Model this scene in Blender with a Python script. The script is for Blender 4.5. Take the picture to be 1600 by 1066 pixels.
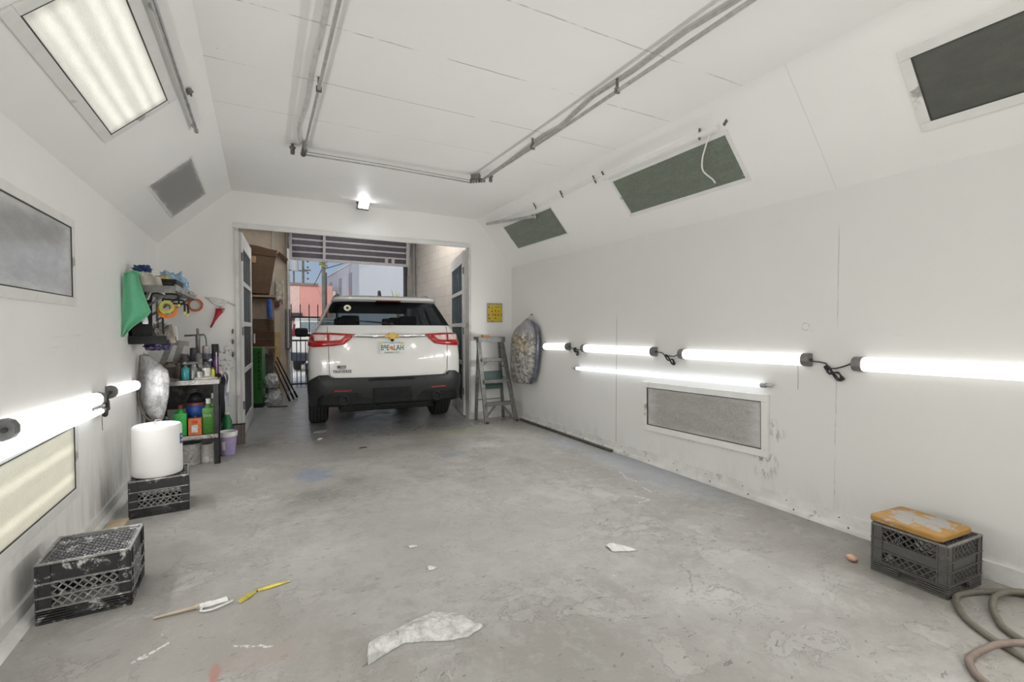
import bpy, bmesh, math, random
from mathutils import Vector, Matrix, Euler
from mathutils import noise as mnoise

for _o in list(bpy.data.objects):
    bpy.data.objects.remove(_o)
SC = bpy.context.scene
COL = SC.collection
PI = math.pi
random.seed(7)

# ------------------------------------------------------------------ camera
H = 1.33
cam_d = bpy.data.cameras.new('camera')
cam_d.sensor_width = 36.0
cam_d.lens = 742.0 / 1600.0 * 36.0
cam_d.clip_start = 0.05
cam_d.clip_end = 500
cam = bpy.data.objects.new('camera', cam_d)
COL.objects.link(cam)
_yaw = math.radians(-27.97)
_pitch = math.atan(19.0 / 742.0)
_fwd = Vector((-math.sin(_yaw) * math.cos(_pitch), math.cos(_yaw) * math.cos(_pitch), -math.sin(_pitch)))
cam.location = (0, 0, H)
cam.rotation_euler = _fwd.to_track_quat('-Z', 'Y').to_euler()
SC.camera = cam

# ------------------------------------------------------------------ world, sun, exposure
SC.view_settings.view_transform = 'Standard'
SC.view_settings.look = 'None'
SC.view_settings.gamma = 1.0
SC.view_settings.use_curve_mapping = False
SC.view_settings.exposure = 1.48
SC.cycles.use_denoising = True
SC.cycles.max_bounces = 14
SC.cycles.diffuse_bounces = 8
SC.cycles.sample_clamp_indirect = 12.0
SC.cycles.caustics_reflective = False
SC.cycles.caustics_refractive = False

world = bpy.data.worlds.new('daylight_sky')
SC.world = world
world.use_nodes = True
wn, wl = world.node_tree.nodes, world.node_tree.links
wn.clear()
w_out = wn.new('ShaderNodeOutputWorld')
w_bg = wn.new('ShaderNodeBackground')
w_tc = wn.new('ShaderNodeTexCoord')
w_no = wn.new('ShaderNodeTexNoise')
w_no.inputs['Scale'].default_value = 3.2
w_no.inputs['Detail'].default_value = 6
w_cr = wn.new('ShaderNodeValToRGB')
w_cr.color_ramp.elements[0].position = 0.42
w_cr.color_ramp.elements[0].color = (0.50, 0.69, 0.94, 1)
w_cr.color_ramp.elements[1].position = 0.66
w_cr.color_ramp.elements[1].color = (0.82, 0.88, 0.96, 1)
wl.new(w_tc.outputs['Generated'], w_no.inputs['Vector'])
wl.new(w_no.outputs['Fac'], w_cr.inputs['Fac'])
wl.new(w_cr.outputs['Color'], w_bg.inputs['Color'])
# hazy bright sky on the sun's side (behind the viewer), calm blue over the street
SKY, HAZE = 0.20, 1.9
w_sx = wn.new('ShaderNodeSeparateXYZ')
wl.new(w_tc.outputs['Generated'], w_sx.inputs[0])
w_mr = wn.new('ShaderNodeMapRange'); w_mr.interpolation_type = 'SMOOTHSTEP'
w_mr.inputs['From Min'].default_value = 0.0; w_mr.inputs['From Max'].default_value = -0.9
w_mr.inputs['To Min'].default_value = SKY; w_mr.inputs['To Max'].default_value = SKY * HAZE
wl.new(w_sx.outputs[1], w_mr.inputs['Value'])
wl.new(w_mr.outputs['Result'], w_bg.inputs['Strength'])
w_mx = wn.new('ShaderNodeMix'); w_mx.data_type = 'RGBA'
w_m2 = wn.new('ShaderNodeMapRange'); w_m2.inputs['From Min'].default_value = 0.0; w_m2.inputs['From Max'].default_value = -0.5
wl.new(w_sx.outputs[1], w_m2.inputs['Value'])
wl.new(w_m2.outputs['Result'], w_mx.inputs[0]); wl.new(w_cr.outputs['Color'], w_mx.inputs[6])
w_mx.inputs[7].default_value = (1.0, 0.97, 0.92, 1)
wl.new(w_mx.outputs[2], w_bg.inputs['Color'])
wl.new(w_bg.outputs['Background'], w_out.inputs['Surface'])

sun_d = bpy.data.lights.new('sun', 'SUN')
sun_d.energy = 0.45
sun_d.angle = math.radians(3)
sun_d.color = (1.0, 0.97, 0.92)
sun = bpy.data.objects.new('sun', sun_d)
sun.rotation_euler = (math.radians(50), 0, math.radians(-30))
sun.location = (-10, 20, 20)
COL.objects.link(sun)

E_TUBE = 0.42      # shop light tubes
E_THIN = 0.75     # thin fluorescent tubes
E_LED = 3.0        # directed light of each shop light, in watts
E_PANEL = 0.31     # lit recessed panels


# ------------------------------------------------------------------ materials
class NT:
    def __init__(s, name):
        s.m = bpy.data.materials.new(name)
        s.m.use_nodes = True
        s.n, s.l = s.m.node_tree.nodes, s.m.node_tree.links
        s.b = s.n['Principled BSDF']
        s.geo = None

    def put(s, sock, v):
        if isinstance(v, bpy.types.NodeSocket):
            s.l.new(v, sock)
        elif isinstance(v, tuple) and len(v) == 3 and sock.type == 'RGBA':
            sock.default_value = (*v, 1)
        else:
            sock.default_value = v

    def pos(s):
        g = s.n.new('ShaderNodeNewGeometry')
        return g.outputs['Position']

    def obj(s):
        return s.n.new('ShaderNodeTexCoord').outputs['Object']

    def xyz(s, v):
        n = s.n.new('ShaderNodeSeparateXYZ'); s.put(n.inputs[0], v)
        return n.outputs[0], n.outputs[1], n.outputs[2]

    def comb(s, x, y, z):
        n = s.n.new('ShaderNodeCombineXYZ')
        for i, v in enumerate((x, y, z)):
            s.put(n.inputs[i], v)
        return n.outputs[0]

    def ma(s, op, a, b=0.0, c=0.0, clamp=False):
        n = s.n.new('ShaderNodeMath'); n.operation = op; n.use_clamp = clamp
        s.put(n.inputs[0], a); s.put(n.inputs[1], b); s.put(n.inputs[2], c)
        return n.outputs[0]

    def vm(s, op, a, b=(0, 0, 0)):
        n = s.n.new('ShaderNodeVectorMath'); n.operation = op
        s.put(n.inputs[0], a); s.put(n.inputs[1], b)
        return n.outputs['Value'] if op in ('DISTANCE', 'LENGTH', 'DOT_PRODUCT') else n.outputs[0]

    def noise(s, v, scale, detail=4, rough=0.5, dist=0.0, out='Fac'):
        n = s.n.new('ShaderNodeTexNoise')
        s.put(n.inputs['Vector'], v)
        n.inputs['Scale'].default_value = scale
        n.inputs['Detail'].default_value = detail
        n.inputs['Roughness'].default_value = rough
        n.inputs['Distortion'].default_value = dist
        return n.outputs[out]

    def voro(s, v, scale, feature='F1', out='Distance'):
        n = s.n.new('ShaderNodeTexVoronoi'); n.feature = feature
        s.put(n.inputs['Vector'], v); n.inputs['Scale'].default_value = scale
        return n.outputs[out]

    def wave(s, v, scale, dist=0.0, direction='X', bands='BANDS'):
        n = s.n.new('ShaderNodeTexWave'); n.wave_type = bands; n.bands_direction = direction
        s.put(n.inputs['Vector'], v); n.inputs['Scale'].default_value = scale
        n.inputs['Distortion'].default_value = dist
        return n.outputs['Fac']

    def ss(s, v, a, b, lo=0.0, hi=1.0):
        n = s.n.new('ShaderNodeMapRange'); n.interpolation_type = 'SMOOTHSTEP'
        s.put(n.inputs['Value'], v)
        n.inputs['From Min'].default_value = a; n.inputs['From Max'].default_value = b
        n.inputs['To Min'].default_value = lo; n.inputs['To Max'].default_value = hi
        return n.outputs['Result']

    def mix(s, f, a, b):
        n = s.n.new('ShaderNodeMix'); n.data_type = 'RGBA'
        s.put(n.inputs[0], f); s.put(n.inputs[6], a); s.put(n.inputs[7], b)
        return n.outputs[2]

    def bump(s, h, strength=0.3, dist=0.01):
        n = s.n.new('ShaderNodeBump')
        n.inputs['Strength'].default_value = strength; n.inputs['Distance'].default_value = dist
        s.put(n.inputs['Height'], h)
        s.l.new(n.outputs[0], s.b.inputs['Normal'])

    def set(s, **k):
        names = dict(color='Base Color', rough='Roughness', metal='Metallic', spec='Specular IOR Level', alpha='Alpha',
                     trans='Transmission Weight', ior='IOR', emit='Emission Color', estr='Emission Strength', coat='Coat Weight',
                     coatr='Coat Roughness', sheen='Sheen Weight')
        for kk, v in k.items():
            s.put(s.b.inputs[names[kk]], v)
        return s

    def seg(s, v, p, q, w, soft):
        """mask of a straight scratch between two points of the xy plane"""
        pa = s.vm('SUBTRACT', v, (p[0], p[1], 0))
        ba = (q[0] - p[0], q[1] - p[1], 0)
        L2 = ba[0] ** 2 + ba[1] ** 2
        t = s.ma('DIVIDE', s.vm('DOT_PRODUCT', pa, ba), L2, clamp=True)
        n = s.n.new('ShaderNodeVectorMath'); n.operation = 'SCALE'
        n.inputs[0].default_value = ba; s.put(n.inputs['Scale'], t)
        d = s.vm('LENGTH', s.vm('SUBTRACT', pa, n.outputs[0]))
        return s.ss(d, w, w + soft, 1, 0)


def simple(name, col, rough=0.5, metal=0.0, var=0.12, scale=18.0, bump=0.0, spec=0.5, dirt=None, dirt_amt=0.5, coat=0.0):
    t = NT(name)
    v = t.obj()
    n = t.noise(v, scale, 5, 0.6)
    lo = tuple(max(0, c * (1 - var)) for c in col)
    hi = tuple(min(1, c * (1 + var)) for c in col)
    c = t.mix(t.ss(n, 0.3, 0.7), lo, hi)
    if dirt:
        d = t.ss(t.noise(v, scale * 0.45, 6, 0.7, 0.6), 0.62 - dirt_amt * 0.25, 0.70 - dirt_amt * 0.1)
        c = t.mix(d, c, dirt)
    t.set(color=c, rough=rough, metal=metal, spec=spec, coat=coat)
    if bump:
        t.bump(n, bump, 0.004)
    return t.m


def glow(name, col, strength):
    t = NT(name)
    t.set(color=(0.9, 0.9, 0.9), emit=col, estr=strength, rough=0.5)
    return t.m


def white_paint(name, base, kind):
    """sprayed white panels with hairline seams, scuffs and low grime; kind tells which surface"""
    t = NT(name)
    p = t.pos()
    x, y, z = t.xyz(p)
    big = t.noise(p, 0.8, 3, 0.5)
    mid = t.noise(p, 6.0, 5, 0.65)
    c = t.mix(t.ss(big, 0.3, 0.7), tuple(b * 0.955 for b in base), base)
    c = t.mix(t.ma('MULTIPLY', t.ss(mid, 0.55, 0.75), 0.10), c, tuple(b * 0.8 for b in base))
    # specks
    sp = t.ss(t.voro(p, 5.5), 0.018, 0.03, 1, 0)
    spk = t.ma('MULTIPLY', sp, t.ss(t.noise(p, 1.3, 2), 0.52, 0.6))
    c = t.mix(t.ma('MULTIPLY', spk, 0.6), c, (0.22, 0.21, 0.2))
    brk = t.ss(t.noise(p, 3.2, 4, 0.7), 0.40, 0.56)

    def seam(coord, at, w, strength, broken=True):
        d = t.ma('ABSOLUTE', t.ma('SUBTRACT', coord, at))
        m = t.ss(d, w, w * 2.4, 1, 0)
        if broken:
            m = t.ma('MULTIPLY', m, brk)
        return t.ma('MULTIPLY', m, strength)
    ms = []
    wob = t.ma('MULTIPLY', t.ma('SUBTRACT', t.noise(p, 7.0, 3), 0.5), 0.012)
    if kind == 'ceiling':
        yy = t.ma('ADD', y, wob)
        for a, s_ in ((2.10, .6), (2.72, .65), (3.36, .5), (3.98, .3), (-0.5, .5), (.85, .5), (4.6, .15)):
            ms.append(seam(yy, a, 0.0025, s_))
    if kind in ('right',):
        yy = t.ma('ADD', y, wob)
        low = t.ss(z, 1.95, 2.05, 1, 0)
        m = seam(yy, 4.02, 0.004, .5, False)
        ms.append(t.ma('MULTIPLY', m, t.ss(z, 1.35, 1.55, 1, 0)))
        m = seam(yy, 1.79, 0.002, .40)
        ms.append(t.ma('MULTIPLY', m, low))
    if kind == 'slope':
        ms.append(seam(t.ma('ADD', y, wob), 1.81, 0.0015, .22, False))
    for m in ms:
        c = t.mix(m, c, (0.25, 0.24, 0.23))
    if kind in ('right', 'left', 'end'):
        # grime hugging the foot of the walls, in ragged streaks
        st = t.noise(t.vm('MULTIPLY', p, (7, 7, 1.6)), 1.0, 6, 0.7, 0.4)
        lowm = t.ss(z, 0.0, 0.75 if kind == 'left' else 0.35, 1, 0)
        amt = {'right': 0.16, 'left': 0.60, 'end': 0.40}[kind]
        g = t.ma('MULTIPLY', t.ma('MULTIPLY', lowm, t.ss(st, 0.42, 0.66)), amt)
        if kind == 'left':
            g = t.ma('MULTIPLY', g, t.ss(y, 3.6, 4.3, 0.35, 1.0))
        c = t.mix(g, c, (0.21, 0.20, 0.185))
    if kind == 'end':
        # chipped paint on the post left of the opening
        near = t.ss(x, -0.42, -0.30)
        near = t.ma('MULTIPLY', near, t.ss(x, -0.2, 0.0, 1, 0))
        near = t.ma('MULTIPLY', near, t.ss(z, 1.5, 1.1, 0, 1))
        chip = t.ma('MULTIPLY', t.ss(t.noise(p, 20, 5, 0.7), 0.62, 0.66), near)
        c = t.mix(t.ma('MULTIPLY', chip, 0.7), c, (0.12, 0.11, 0.10))
        # splatter above the bench
        sx = t.vm('DISTANCE', p, (-0.42, 6.45, 0.98))
        spl = t.ma('MULTIPLY', t.ss(sx, 0.05, 0.22, 1, 0), t.ss(t.noise(p, 30, 3), 0.55, 0.6))
        c = t.mix(t.ma('MULTIPLY', spl, 0.8), c, (0.12, 0.115, 0.11))
    if kind == 'right':
        # dark ragged marks by the grille's lower corner and along its rim
        for q, r_, a_ in (((3.42, 2.30, 0.30), 0.16, .8), ((3.42, 2.62, 0.38), 0.12, .55), ((3.42, 2.23, 0.55), 0.12, .5),
                          ((3.42, 3.0, 0.36), 0.08, .5), ((3.42, 1.98, 1.32), 0.04, .3)):
            dd = t.vm('DISTANCE', p, q)
            s2 = t.ma('MULTIPLY', t.ss(dd, 0.02, r_, 1, 0), t.ss(t.noise(t.vm('MULTIPLY', p, (1, 22, 9)), 1.0, 5, 0.7), 0.50, 0.62))
            c = t.mix(t.ma('MULTIPLY', s2, a_), c, (0.10, 0.10, 0.10))
    if kind == 'right':
        rg = t.ss(t.ma('ABSOLUTE', t.ma('SUBTRACT', t.vm('DISTANCE', p, (3.42, 2.0, 1.345)), 0.026)), 0.002, 0.005, 1, 0)
        c = t.mix(t.ma('MULTIPLY', rg, t.ma('MULTIPLY', t.ss(t.noise(p, 40, 3), .4, .55), .45)), c, (0.3, 0.3, 0.29))
    if kind in ('right', 'left'):
        st2 = t.ss(t.noise(t.vm('MULTIPLY', p, (1, 1.2, 14)), 1.4, 5, 0.7), 0.60, 0.72)
        band = t.ss(t.ma('ABSOLUTE', t.ma('SUBTRACT', z, 1.24)), 0.02, 0.12, 1, 0)
        c = t.mix(t.ma('MULTIPLY', t.ma('MULTIPLY', st2, band), 0.25), c, (0.35, 0.34, 0.33))
    t.set(color=c, rough=0.5, spec=0.35)
    t.bump(t.noise(p, 2.2, 4, 0.55), 0.25, 0.02)
    return t.m


def concrete(name):
    t = NT(name)
    p = t.pos()
    x, y, z = t.xyz(p)
    warp = t.vm('ADD', p, t.vm('MULTIPLY', t.noise(p, 2.5, 3, out='Color'), (0.25, 0.25, 0)))
    big = t.noise(warp, 0.9, 5, 0.6)
    mid = t.noise(p, 3.6, 8, 0.68, 0.4)
    fine = t.noise(p, 34, 4, 0.7)
    c = t.mix(t.ss(big, 0.3, 0.7), (0.285, 0.272, 0.252), (0.44, 0.432, 0.418))
    c = t.mix(t.ma('MULTIPLY', t.ss(mid, 0.45, 0.62), 0.35), c, (0.30, 0.29, 0.275))
    c = t.mix(t.ma('MULTIPLY', t.ss(fine, 0.5, 0.8), 0.3), c, (0.25, 0.24, 0.23))
    # peeled plates: steps of a distorted noise
    pl = t.noise(warp, 2.2, 9, 0.72, 0.25)
    e1 = t.ss(t.ma('ABSOLUTE', t.ma('SUBTRACT', pl, 0.56)), 0.0, 0.005, 1, 0)
    e2 = t.ss(t.ma('ABSOLUTE', t.ma('SUBTRACT', pl, 0.47)), 0.0, 0.005, 1, 0)
    edge = t.ma('MAXIMUM', e1, t.ma('MULTIPLY', e2, t.ss(t.noise(p, 4, 3), .5, .6)))
    gate = t.ss(t.noise(p, 1.6, 3), 0.44, 0.56)
    edge = t.ma('MULTIPLY', edge, gate)
    c = t.mix(t.ma('MULTIPLY', edge, 0.7), c, (0.15, 0.145, 0.14))
    c = t.mix(t.ma('MULTIPLY', t.ss(pl, 0.562, 0.575), 0.22), c, (0.50, 0.49, 0.47))
    c = t.mix(t.ma('MULTIPLY', t.ss(pl, 0.47, 0.46), 0.25), c, (0.27, 0.26, 0.245))
    # flaked plates: angular cells with their own tone and a thin dark lip
    fp = t.vm('ADD', p, t.vm('MULTIPLY', t.noise(p, 6, 5, 0.7, out='Color'), (0.30, 0.30, 0)))
    cellc = t.xyz(t.voro(fp, 4.2, 'F1', 'Color'))[0]
    celle = t.voro(fp, 4.2, 'DISTANCE_TO_EDGE')
    fg = t.ss(t.noise(p, 0.75, 3), 0.44, 0.54)
    c = t.mix(t.ma('MULTIPLY', t.ma('MULTIPLY', t.ss(cellc, .58, .62), fg), 0.30), c, (0.25, 0.235, 0.215))
    lip = t.ma('MULTIPLY', t.ss(celle, 0.002, 0.010, 1, 0), t.ma('MULTIPLY', fg, t.ss(t.noise(p, 7, 3), .48, .58)))
    c = t.mix(t.ma('MULTIPLY', lip, 0.65), c, (0.14, 0.135, 0.125))
    # hairline cracks
    cv = t.voro(t.vm('ADD', p, t.vm('MULTIPLY', t.noise(p, 5, 4, 0.7, out='Color'), (0.35, 0.35, 0))), 1.7, 'DISTANCE_TO_EDGE')
    cr = t.ma('MULTIPLY', t.ss(cv, 0.0015, 0.006, 1, 0), t.ss(t.noise(p, 0.9, 3), 0.52, 0.60))
    c = t.mix(t.ma('MULTIPLY', cr, 0.6), c, (0.13, 0.125, 0.12))
    # short dark nicks
    nk = t.ss(t.noise(t.vm('MULTIPLY', warp, (14, 32, 1)), 1.0, 3, 0.6), 0.655, 0.68)
    c = t.mix(t.ma('MULTIPLY', nk, 0.75), c, (0.15, 0.145, 0.14))
    # paint stains and broad paler and darker patches, each its own shape
    nz = t.noise(p, 9, 6, 0.75)

    def blob(cx, cy, rx, ry, col, amt, rag=0.5, rot=0.0):
        nonlocal c
        q = t.vm('SUBTRACT', p, (cx, cy, 0))
        if rot:
            r_ = t.n.new('ShaderNodeVectorRotate'); r_.rotation_type = 'Z_AXIS'
            r_.inputs['Angle'].default_value = rot; t.put(r_.inputs['Vector'], q); q = r_.outputs[0]
        d = t.vm('LENGTH', t.vm('MULTIPLY', q, (1 / rx, 1 / ry, 0)))
        d = t.ma('ADD', d, t.ma('MULTIPLY', t.ma('SUBTRACT', nz, 0.5), rag * 4))
        c = t.mix(t.ma('MULTIPLY', t.ss(d, 0.35, 1.0, 1, 0), amt), c, col)
    blob(0.43, 4.62, 0.22, 0.30, (0.20, 0.25, 0.33), 0.75)
    blob(0.42, 4.02, 0.30, 0.26, (0.16, 0.155, 0.15), 0.6, 0.9)
    blob(0.70, 4.30, 0.16, 0.14, (0.18, 0.175, 0.17), 0.55, 0.9)
    blob(2.27, 4.15, 0.20, 0.22, (0.22, 0.215, 0.205), 0.6, 0.9)
    blob(2.25, 4.95, 0.30, 0.22, (0.52, 0.51, 0.49), 0.5, 0.9)
    blob(1.82, 4.75, 0.22, 0.14, (0.24, 0.28, 0.34), 0.5, 0.6)
    blob(2.22, 5.75, 0.55, 0.24, (0.33, 0.36, 0.20), 0.55, 0.7)
    blob(-0.17, 2.12, 0.03, 0.10, (0.42, 0.10, 0.07), 0.8, 0.4)
    blob(0.0, 2.15, 0.22, 0.12, (0.42, 0.28, 0.25), 0.3, 0.9)
    blob(3.2, 3.4, 0.35, 1.3, (0.40, 0.43, 0.48), 0.6, 0.4)
    blob(3.15, 4.6, 0.30, 0.40, (0.38, 0.42, 0.47), 0.5, 0.6)
    blob(1.3, 3.0, 1.6, 1.5, (0.46, 0.46, 0.455), 0.4, 0.7)
    blob(3.1, .8, 1.0, .9, (0.25, 0.235, 0.21), 0.55, 0.5)
    blob(-.4, 2.3, .9, .7, (0.27, 0.255, 0.235), 0.45, 0.5)
    blob(-.55, 3.2, .35, .6, (0.24, 0.232, 0.22), 0.5, 0.5)
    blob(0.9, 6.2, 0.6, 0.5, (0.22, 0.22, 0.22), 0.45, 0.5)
    blob(1.7, 6.3, 1.6, 0.7, (0.20, 0.20, 0.185), 0.65, 0.5)  # darker floor below the car's tail
    blob(0.55, 5.6, 0.8, 0.8, (0.28, 0.275, 0.265), 0.6, 0.6)
    blob(-0.5, 4.9, 0.35, 0.8, (0.27, 0.265, 0.255), 0.4, 0.7)
    for pts in (((2.95, 3.40), (2.87, 3.22), (2.89, 3.10)), ((2.82, 2.98), (2.80, 2.86)), ((2.62, 2.90), (2.66, 2.74), (2.55, 2.72)),
                ((3.20, 4.72), (3.14, 4.58), (3.02, 4.55)), ((0.02, 2.20), (-0.1, 2.28)), ((-0.36, 2.42), (-0.46, 2.36))):
        for a, b in zip(pts, pts[1:]):
            pw = t.vm('ADD', t.comb(x, y, 0.0), t.vm('MULTIPLY', t.vm('SUBTRACT', t.noise(p, 14, 3, out='Color'), (.5, .5, .5)), (0.08, 0.08, 0)))
            c = t.mix(t.ma('MULTIPLY', t.ma('MULTIPLY', t.seg(pw, a, b, 0.003, 0.007), t.ss(t.noise(p, 60, 3), .42, .55)), 0.8), c, (0.72, 0.72, 0.70))
    # pale chips
    ch = t.ma('MULTIPLY', t.ss(t.voro(p, 5.0), 0.02, 0.035, 1, 0), t.ss(t.noise(p, 2.0, 2), 0.5, 0.55))
    c = t.mix(t.ma('MULTIPLY', ch, 0.7), c, (0.70, 0.69, 0.66))
    # smoother sealed concrete beyond the booth; its pale bluish tone paints in sky glare
    out = t.ss(y, 6.0, 7.2)
    c = t.mix(t.ma('MULTIPLY', out, 0.8), c, (0.50, 0.52, 0.55))
    r = t.ma('SUBTRACT', t.ss(mid, 0.3, 0.7, 0.50, 0.66), t.ma('MULTIPLY', t.ss(y, 4.8, 6.6), 0.38))
    t.set(color=c, rough=r, spec=t.ss(y, 5.0, 6.6, 0.4, 0.8))
    hgt = t.ma('ADD', t.ma('MULTIPLY', mid, 0.8), t.ma('ADD', t.ma('MULTIPLY', fine, 0.10), t.ma('MULTIPLY', t.ss(pl, 0.555, 0.57), 0.25)))
    t.bump(hgt, 0.55, 0.025)
    return t.m


def block_wall(name, col):
    t = NT(name)
    p = t.pos()
    x, y, z = t.xyz(p)
    n = t.n.new('ShaderNodeTexBrick')
    t.put(n.inputs['Vector'], t.comb(t.ma('ADD', x, y), z, 0.0))
    n.inputs['Color1'].default_value = (*col, 1)
    n.inputs['Color2'].default_value = (*[c * 0.93 for c in col], 1)
    n.inputs['Mortar'].default_value = (*[c * 0.72 for c in col], 1)
    n.inputs['Scale'].default_value = 1.0
    n.inputs['Mortar Size'].default_value = 0.006
    n.inputs['Brick Width'].default_value = 0.40
    n.inputs['Row Height'].default_value = 0.20
    c = t.mix(t.ma('MULTIPLY', t.ss(t.noise(p, 5, 5, 0.7), 0.45, 0.7), 0.3), n.outputs['Color'], tuple(c * 0.7 for c in col))
    t.set(color=c, rough=0.8)
    t.bump(n.outputs['Fac'], 0.4, -0.01)
    return t.m


M = {}
M['ceil'] = white_paint('white_painted_ceiling', (0.87, 0.868, 0.852), 'ceiling')
M['slope'] = white_paint('white_painted_slope', (0.88, 0.878, 0.862), 'slope')
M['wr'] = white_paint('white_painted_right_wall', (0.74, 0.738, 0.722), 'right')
M['wleft'] = white_paint('white_painted_left_wall', (0.86, 0.858, 0.842), 'left')
M['wend'] = white_paint('white_painted_end_wall', (0.88, 0.878, 0.862), 'end')
M['floor'] = concrete('worn_grey_concrete')
M['trimw'] = simple('white_trim_paint', (0.74, 0.74, 0.72), 0.5, var=0.04, scale=6, dirt=(0.35, 0.34, 0.32), dirt_amt=0.0)
M['trimd'] = simple('grimy_white_trim', (0.66, 0.66, 0.64), 0.55, var=0.1, scale=7, dirt=(0.36, 0.35, 0.33), dirt_amt=0.10)
M['gasket'] = simple('dark_gasket', (0.06, 0.06, 0.055), 0.7)
M['block'] = block_wall('beige_block_wall', (0.72, 0.67, 0.61))
M['tanwall'] = simple('tan_painted_wall', (0.60, 0.53, 0.43), 0.8, var=0.08, scale=3, bump=0.2, dirt=(0.42, 0.36, 0.28), dirt_amt=0.2)
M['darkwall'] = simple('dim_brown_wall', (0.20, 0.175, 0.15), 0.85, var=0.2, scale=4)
M['greypost'] = simple('grey_concrete_post', (0.42, 0.41, 0.40), 0.8, var=0.1, scale=5, bump=0.2)
M['black'] = simple('black_plastic', (0.012, 0.012, 0.013), 0.5, var=0.3, spec=0.3)
M['dgrey'] = simple('dark_grey_plastic', (0.05, 0.05, 0.05), 0.5, var=0.2, spec=0.3)
M['metal'] = simple('galvanised_metal', (0.50, 0.50, 0.50), 0.38, 0.9, var=0.15, scale=12)
M['dmetal'] = simple('tarnished_metal', (0.20, 0.195, 0.19), 0.45, 0.7, var=0.3, scale=30)
M['whitep'] = simple('white_plastic', (0.80, 0.80, 0.79), 0.35, var=0.03, scale=5)
M['pipew'] = simple('painted_pipe', (0.42, 0.415, 0.40), 0.45, 0.3, var=0.15, scale=25)
M['cord'] = simple('black_cord', (0.018, 0.018, 0.018), 0.5)


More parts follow.
